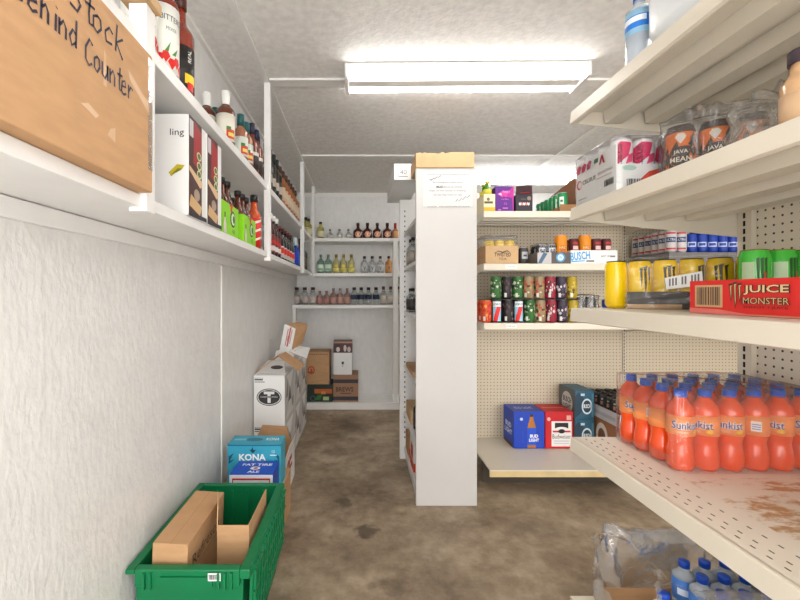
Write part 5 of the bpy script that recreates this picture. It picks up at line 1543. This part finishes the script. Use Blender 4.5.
f.poly([(0.62, 0.74), (0.66, 0.74), (0.69, 0.84), (0.72, 0.74), (0.76, 0.74), (0.71, 0.93), (0.67, 0.93)], flat(176, 30, 60)); f.rect(0.5, 0.82, 0.6, 0.92, flat(60, 120, 96))
f = Face(b, 'front', (x0, x1, y0, y1, S2, S2 + 0.078))
f.poly([(0.24, 0.45), (0.32, 0.72), (0.46, 0.86), (0.7, 0.92), (1.0, 0.95), (1.0, 0.66), (0.8, 0.6), (0.6, 0.44), (0.4, 0.36)], flat(234, 84, 66)); f.disc(0.13, 0.86, 0.07, 0.1, flat(170, 200, 186)); f.bars(0.1, 0.12, 0.26, 0.46, BLACK, 12)
b.build('body', r)
def cel(b, r, h):
    b.cyl([(-0.026, h * 0.62), (-0.01, h * 0.5), (0.02, h * 0.66), (0.03, h * 0.9), (0.0, h * 0.93), (-0.022, h * 0.84)], r, PK, -0.6); b.cyl([(0.012, h * 0.5), (0.034, h * 0.56), (0.036, h * 0.72), (0.02, h * 0.68)], r + .0002, flat(222, 70, 120), -0.6)
    b.cyltext('CELSIUS', r + .0006, h * 0.62, 0.016, flat(40, 36, 44), -0.75, rot=1, bold=0.01)
    b.cylrect(r, -0.02, 0.02, 0.02, 0.03, flat(150, 150, 156), -0.6)
p_ce = Proto(lambda: can('white_can', 0.152, 0.029, flat(226, 226, 228), ALU, cel))
for i in range(4):
    for j in range(3):
        p_ce.put((0.752 + i * 0.0625, 1.165 + j * 0.0625, S2 + 0.0035), 'white and pink can, %s across, %s row of the white case' % (ORD[i], ('front', 'middle', 'back')[j]), rz=random.uniform(-0.1, 0.1), group='white and pink cans in the case')
wrap('shrink_wrap', 'clear film over the white case of pink splashed cans', 0.711, 1.0, 1.1235, 1.3425, S2 + 0.0005, S2 + 0.160, FILM, 0.002, 12, sharp=20)
# orange/black cans in film
def flame(b, r, h):
    for q, (c0, c1) in enumerate(((flat(226, 112, 24), flat(250, 170, 60)),)):
        b.cylrect(r, -0.04, 0.04, 0.014, h - 0.02, c0, -0.65, 10)
    rd = random.Random(4)
    for q in range(20):
        a, z = rd.uniform(-0.036, 0.036), rd.uniform(0.03, h - 0.035)
        w, t = rd.uniform(0.004, 0.010), rd.uniform(0.008, 0.02)
        b.cyl([(a - w, z), (a, z - t), (a + w, z + t * 0.2), (a + w * 0.3, z + t)], r + .0004 + q * .00002, flat(46, 26, 18), -0.65)
    b.cylrect(r + .0012, -0.018, 0.018, h * 0.32, h * 0.62, flat(40, 26, 22), -0.65, 6); b.cyl([(-0.012, h * 0.78), (0, h * 0.66), (0.012, h * 0.78), (0.006, h * 0.84), (-0.006, h * 0.84)], r + .0014, flat(226, 220, 206), -0.65)
    b.cyltext('JAVA', r + .0018, h * 0.52, 0.013, flat(236, 230, 214), -0.65, bold=0.02); b.cyltext('MEAN', r + .0018, h * 0.40, 0.013, flat(236, 230, 214), -0.65, bold=0.02)
p_fl = Proto(lambda: can('flame_can', 0.150, 0.0325, flat(50, 32, 24), mat('black_lid', (40, 38, 38), 0.35, metal=0.6), flame))
for k, (x, y) in enumerate(((0.842, 1.062), (0.905, 1.03), (0.962, 0.992), (0.878, 0.962))):
    if k < 3:
        p_fl.put((x, y, S2), ('leftmost', 'middle', 'rightmost')[k] + ' orange and black flame can in loose film, second right shelf', rz=-0.05 * k, group='orange flame cans')
wrap('shrink_wrap', 'loose clear film wrapped round the orange and black flame cans', 0.795, 1.01, 0.945, 1.105, S2 + 0.0005, S2 + 0.168, FILM2, 0.005, 21, sharp=4)
wrap('plastic_bag', 'crumpled grey clear film between the flame cans and the tan bottle', 0.82, 1.08, 0.80, 0.93, S2 + 0.0005, S2 + 0.135, FILM2, 0.012, 31, sharp=3)
o = bottle('coffee_bottle', 0.165, 0.035, mat('coffee_drink', (206, 164, 122), 0.15, coat=0.4), flat(70, 58, 66), flat(214, 178, 140), (0.12, 0.5), 0.62, 0.6, 0.14); o.location = (0.822, 0.745, S2); tag(o, 'tan coffee drink bottle with dark cap at the right edge', 'bottle')

# third shelf: yellow cans, red tray, green cans
YEM = mat('energy_yellow', (246, 206, 8), 0.25, metal=0.0, coat=0.5)
def claw(b, r, h, ang=-0.62):
    for q, (a, z0, z1, w) in enumerate(((-0.011, 0.42, 0.84, 0.0032), (0.0, 0.30, 0.86, 0.0036), (0.0115, 0.44, 0.84, 0.0032))):
        b.cyl([(a - w * 1.6, h * z1), (a - w * 0.6, h * (z0 + 0.15)), (a, h * z0), (a + w, h * (z0 + 0.2)), (a + w * 0.8, h * (z1 - 0.06)), (a + w * 1.8, h * (z1 + 0.02))], r, flat(70, 58, 24), ang)
    b.cylrect(r, -0.024, 0.024, h * 0.16, h * 0.22, flat(120, 100, 30), ang, 6)
p_ye = Proto(lambda: can('yellow_energy_can', 0.1495, 0.0312, YEM, mat('black_lid', (40, 38, 38), 0.35, metal=0.6), lambda b, r, h: claw(b, r, h)))
yl = ['yellow energy can standing alone at the far end of the third right shelf', 'yellow energy can at the left end of the wrapped row', 'yellow energy can second in the wrapped row, behind the paper label', 'yellow energy can third in the wrapped row, right of the paper label', 'yellow energy can with claw mark nearest the red tray corner', 'yellow energy can above the red tray, left of the green cans']
for k in range(6):
    p_ye.put((0.825 + 0.0532 * k, 1.302 - 0.0342 * k, S3), yl[k], rz=(2.2, 0.5, 0.35, 0.9, 0.0, 0.25)[k], group='yellow energy cans')
ux, uy = 0.841, -0.541
ang = math.atan2(uy, ux)
r = empty('display_tray', 'low black tray edge in front of the wrapped yellow cans', 'tray', (0.8782, 1.2678, S3), ang)
b = MB(); b.box(-0.034, 0.255, -0.0405, -0.0385, 0.0, 0.052, flat(58, 54, 50)); b.box(-0.034, 0.255, -0.0385, -0.034, 0.0, 0.0015, CARD2); b.box(-0.034, 0.10, -0.0425, -0.0407, 0.001, 0.014, CARD2)
b.build('front_wall', r)
def film_front(i, j):
    x = -0.04 + 0.26 * i
    z = 0.002 + 0.155 * j
    w = 0.004 * math.sin(17 * i + 5 * j) + 0.003 * math.sin(31 * j - 9 * i)
    y = -0.052 + w if j < 0.93 else -0.03
    return (x, y, z)
r = empty('shrink_wrap', 'clear film stretched across the row of yellow cans', 'plastic wrap', (0.8782, 1.2678, S3), ang)
b = MB(); b.grid(film_front, 40, 16, FILM); b.build('film', r)
b = MB(); b.slab([(0.062, -0.058, 0.058), (0.145, -0.058, 0.070), (0.143, -0.058, 0.110), (0.058, -0.058, 0.092)], 0.0006, WHITEC)
for k in range(10):
    xx = 0.068 + k * 0.0072
    if k not in (3, 6):
        b.poly([(xx, -0.0588, 0.068 + k * 0.0011), (xx + 0.004, -0.0588, 0.0686 + k * 0.0011), (xx + 0.004, -0.0588, 0.090 + k * 0.0014), (xx, -0.0588, 0.0894 + k * 0.0014)], flat(110, 106, 106))
b.build('paper_label', r)['label'] = 'tilted white paper label'
JR = flat(216, 44, 40)
x0, x1, y0, y1 = 0.802, 1.085, 0.585, 0.982
r = empty('drink_tray', 'red JUICE MONSTER cardboard tray on the third right shelf', 'tray', (0, 0, 0))
b = MB(); hT = 0.076
b.box(x0, x1, y0, y1, S3, S3 + 0.003, CARD); b.box(x0, x0 + 0.003, y0, y1, S3 + 0.003, S3 + hT, JR); b.box(x1 - 0.003, x1, y0, y1, S3 + 0.003, S3 + hT, JR); b.box(x0 + 0.003, x1 - 0.003, y1 - 0.003, y1, S3 + 0.003, S3 + hT, JR); b.box(x0 + 0.003, x1 - 0.003, y0, y0 + 0.003, S3 + 0.003, S3 + hT, JR)
f = Face(b, 'left', (x0, x1, y0, y1, S3, S3 + hT))
W = y1 - y0
def fd(d): return (y1 - d) / W
f.poly([(0, 0.16), (0.2, 0.14), (0.4, 0.02), (1, 0.0), (1, 0), (0, 0)], flat(228, 120, 112))
TAN = flat(206, 168, 124)
f.rect(fd(0.966), 0.2, fd(0.893), 0.86, TAN); f.bars(fd(0.961), 0.26, fd(0.899), 0.80, flat(70, 46, 36), 16)
cl = flat(66, 46, 36)
for q, (d, z0, z1) in enumerate(((0.873, 0.36, 0.88), (0.8625, 0.18, 0.92), (0.852, 0.34, 0.88))):
    a = fd(d)
    f.poly([(a - 0.012, z1), (a - 0.005, z0 + 0.2), (a + 0.001, z0), (a + 0.008, z0 + 0.2), (a + 0.005, z1 - 0.06), (a + 0.014, z1 + 0.02)], cl)
    f.poly([(a - 0.006, z1 - 0.05), (a - 0.001, z0 + 0.22), (a + 0.002, z0 + 0.1), (a + 0.004, z0 + 0.24), (a + 0.003, z1 - 0.1), (a + 0.008, z1 - 0.04)], flat(196, 170, 120))
f.text('JUICE', fd(0.7985), 0.70, 0.27, flat(52, 30, 26), 0.238, bold=0.075); f.text('JUICE', fd(0.7985), 0.70, 0.26, flat(226, 196, 150), 0.226, bold=0.02)
f.text('MONSTER', fd(0.7985), 0.41, 0.19, flat(40, 24, 22), 0.242, bold=0.06); f.text('MONSTER', fd(0.7985), 0.41, 0.17, flat(214, 176, 130), 0.23, bold=0.0)
f.text('ENERGY + JUICE', fd(0.7985), 0.23, 0.08, flat(90, 24, 24), 0.22)
b.build('body', r)
def gclaw(b, r, h):
    b.cylrect(r, -0.012, 0.014, h * 0.3, h * 0.8, flat(196, 224, 180), -0.9, 5)
    for q, a in enumerate((0.02, 0.028, 0.036)):
        b.cyl([(a - 0.003, h * 0.85), (a, h * 0.4), (a + 0.003, h * 0.5), (a + 0.003, h * 0.87)], r + .0003, flat(40, 90, 40), -0.9)
    b.cyl([(0.030, h * 0.42), (0.034, h * 0.40), (0.037, h * 0.62), (0.033, h * 0.66)], r + .0006, flat(190, 80, 60), -0.9)
GRM = mat('juice_green', (66, 196, 60), 0.25, metal=0.0, coat=0.5)
p_gr = Proto(lambda: can('green_energy_can', 0.157, 0.0318, GRM, mat('olive_lid', (120, 132, 60), 0.35, metal=0.5), gclaw))
for k in range(3):
    p_gr.put((1.008 + 0.0655 * k, 1.032, S3), ('leftmost', 'middle', 'rightmost')[k] + ' green energy can standing behind the red tray', rz=(-0.3, 0.1, 0.35)[k], group='green energy cans')

# lower shelf: the case of orange soda
SODA = mat('orange_soda', (242, 82, 22), 0.12, coat=0.7)
SLAB = flat(252, 156, 92)
BLC = mat('blue_cap', (24, 86, 200), 0.35)
def soda():
    o = empty('soda_bottle', None, 'bottle')
    b = MB()
    b.lathe([(0, 0.006), (0.018, 0.0), (0.027, 0.002), (0.0315, 0.012), (0.0320, 0.028), (0.031, 0.045), (0.0275, 0.066), (0.0268, 0.076), (0.0295, 0.088), (0.0319, 0.098), (0.0319, 0.142), (0.0322, 0.150), (0.0314, 0.160), (0.0275, 0.173), (0.020, 0.184), (0.0142, 0.191), (0.0135, 0.199), (0, 0.199)], SODA, 24)
    b.build('body', o)
    c = MB()
    c.lathe([(0, 0.196), (0.0158, 0.196), (0.0160, 0.199), (0.0150, 0.2), (0.0150, 0.213), (0.0138, 0.2155), (0, 0.2155)], BLC, 24)
    c.build('cap', o)
    l = MB()
    l.lathe([(0.0318, 0.096), (0.0324, 0.096), (0.0324, 0.148), (0.0318, 0.148)], SLAB, 24)
    l.cyltext('Sunkist', 0.03255, 0.124, 0.0225, flat(244, 240, 236), 0.1, bold=0.06, sx=0.82)
    l.cyltext('Sunkist', 0.0327, 0.124, 0.0205, flat(24, 50, 130), 0.1, bold=0.015, sx=0.82)
    l.cyl([(0.012, 0.105), (0.022, 0.102), (0.03, 0.106), (0.026, 0.112), (0.016, 0.112)], 0.0326, flat(255, 200, 60), 0.25)
    l.cyltext('ORANGE', 0.0326, 0.106, 0.005, flat(255, 240, 220), -0.2)
    l.cylrect(0.0326, -0.011, 0.011, 0.108, 0.135, flat(240, 236, 232), 2.6, 4)
    for z in (0.113, 0.119, 0.125):
        l.cylrect(0.0328, -0.009, 0.009, z, z + 0.0025, flat(120, 130, 190), 2.6, 3)
    l.build('label', o)
    return o
p_so = Proto(soda)
rr = random.Random(5)
rots = [-0.35, -1.25, -0.9, 3.1, -1.5, -0.3]
for j in range(4):
    for i in range(6):
        if i == 0:
            where = '%s orange soda bottle from the front along the left side of the case' % ORD[j]
        elif j == 0:
            where = '%s orange soda bottle from the left in the front row' % ORD[i]
        else:
            where = 'orange soda bottle inside the case, %s row back, %s from the left' % (ORD[j], ORD[i])
        p_so.put((0.8705 + i * 0.0662, 1.098 + j * 0.0662, S4), where, rz=rots[i] if j == 0 else rr.uniform(-3, 3), group='orange soda bottles')
def torn(i, j):
    # oval tear on the aisle side of the hull
    a = (i - 0.49) / 0.055
    t = (j - 0.22) / 0.14
    return a * a + t * t < 1.0
wrap('shrink_wrap', 'clear torn shrink film round the case of orange soda bottles', 0.834, 1.2395, 1.061, 1.334, S4 + 0.0005, S4 + 0.2215, FILM4, 0.0025, 41, fr=30, hole=torn, sharp=12)

# floor level: torn pack of water bottles on the base deck
ZK = 0.201
r = empty('cardboard_tray', 'shallow brown tray holding the water bottles on the bottom right deck', 'tray', (0, 0, 0))
b = MB()
x0, x1, y0, y1 = 0.80, 1.235, 1.04, 1.375
b.box(x0, x1, y0, y1, ZK, ZK + 0.003, CARD2); b.box(x0, x0 + 0.003, y0, y1, ZK + 0.003, ZK + 0.03, CARD); b.box(x0, x1, y1 - 0.003, y1, ZK + 0.003, ZK + 0.05, CARD); b.box(x0, x1, y0, y0 + 0.003, ZK + 0.003, ZK + 0.03, CARD)
b.build('body', r)
p_w2 = Proto(lambda: bottle('water_bottle', 0.195, 0.0315, mat('water_plastic', (220, 230, 240), 0.08, trans=0.5, ior=1.2), mat('deep_blue_cap', (20, 70, 180), 0.35), flat(70, 130, 214), (0.40, 0.74), 0.45, 0.76, 0.09, cap_r=0.0155, art=lambda l, rr, z0, z1: l.cylrect(rr, -0.02, 0.02, z0 + 0.02, z0 + 0.04, flat(220, 232, 244), -0.6)))
wl = []
for i in range(4):
    for j in range(4):
        x, y = 1.035 + i * 0.0655 , 1.085 + j * 0.0685
        if i < 3:
            wl.append((x, y, '%s water bottle from the front, column %s from the aisle, in the torn pack' % (ORD[j], ('nearest', 'second', 'third')[i])))
wl = [q for q in wl] + [(0.868, 1.155, 'lone water bottle standing at the open left side of the torn pack')]
for x, y, lab in wl:
    p_w2.put((x, y, ZK + 0.0035), lab, group='blue capped water bottles')
def bag(i, j):
    a = 2 * math.pi * i
    c, s = math.cos(a), math.sin(a)
    ex, ey = math.copysign(abs(c) ** 0.35, c), math.copysign(abs(s) ** 0.35, s)
    w = 0.010 * math.sin(9 * a + 5 * j) + 0.007 * math.sin(17 * a - 9 * j) + 0.005 * math.sin(29 * a + 21 * j)
    if j < 0.6:
        k, z = 1.0, 0.235 * j / 0.6
    else:
        q = (j - 0.6) / 0.4
        k, z = 1 - 0.40 * q, 0.235 + 0.012 * math.sin(q * 3.1) + w * 0.8
    return (1.012 + (0.226 + w * (0.2 if c > 0.2 else 1)) * ex * k, 1.21 + (0.185 + w) * ey * k, ZK + 0.004 + z)
b = MB()
b.grid(bag, 120, 26, FILM3, True, lambda i, j: (0.36 < i < 0.72 and j > 0.22 and j < 0.95 and abs(math.sin(i * 19 + j * 3)) > 0.12))
tag(b.build('torn_film'), 'torn open clear film bag around the water bottles at the bottom right', 'plastic wrap')
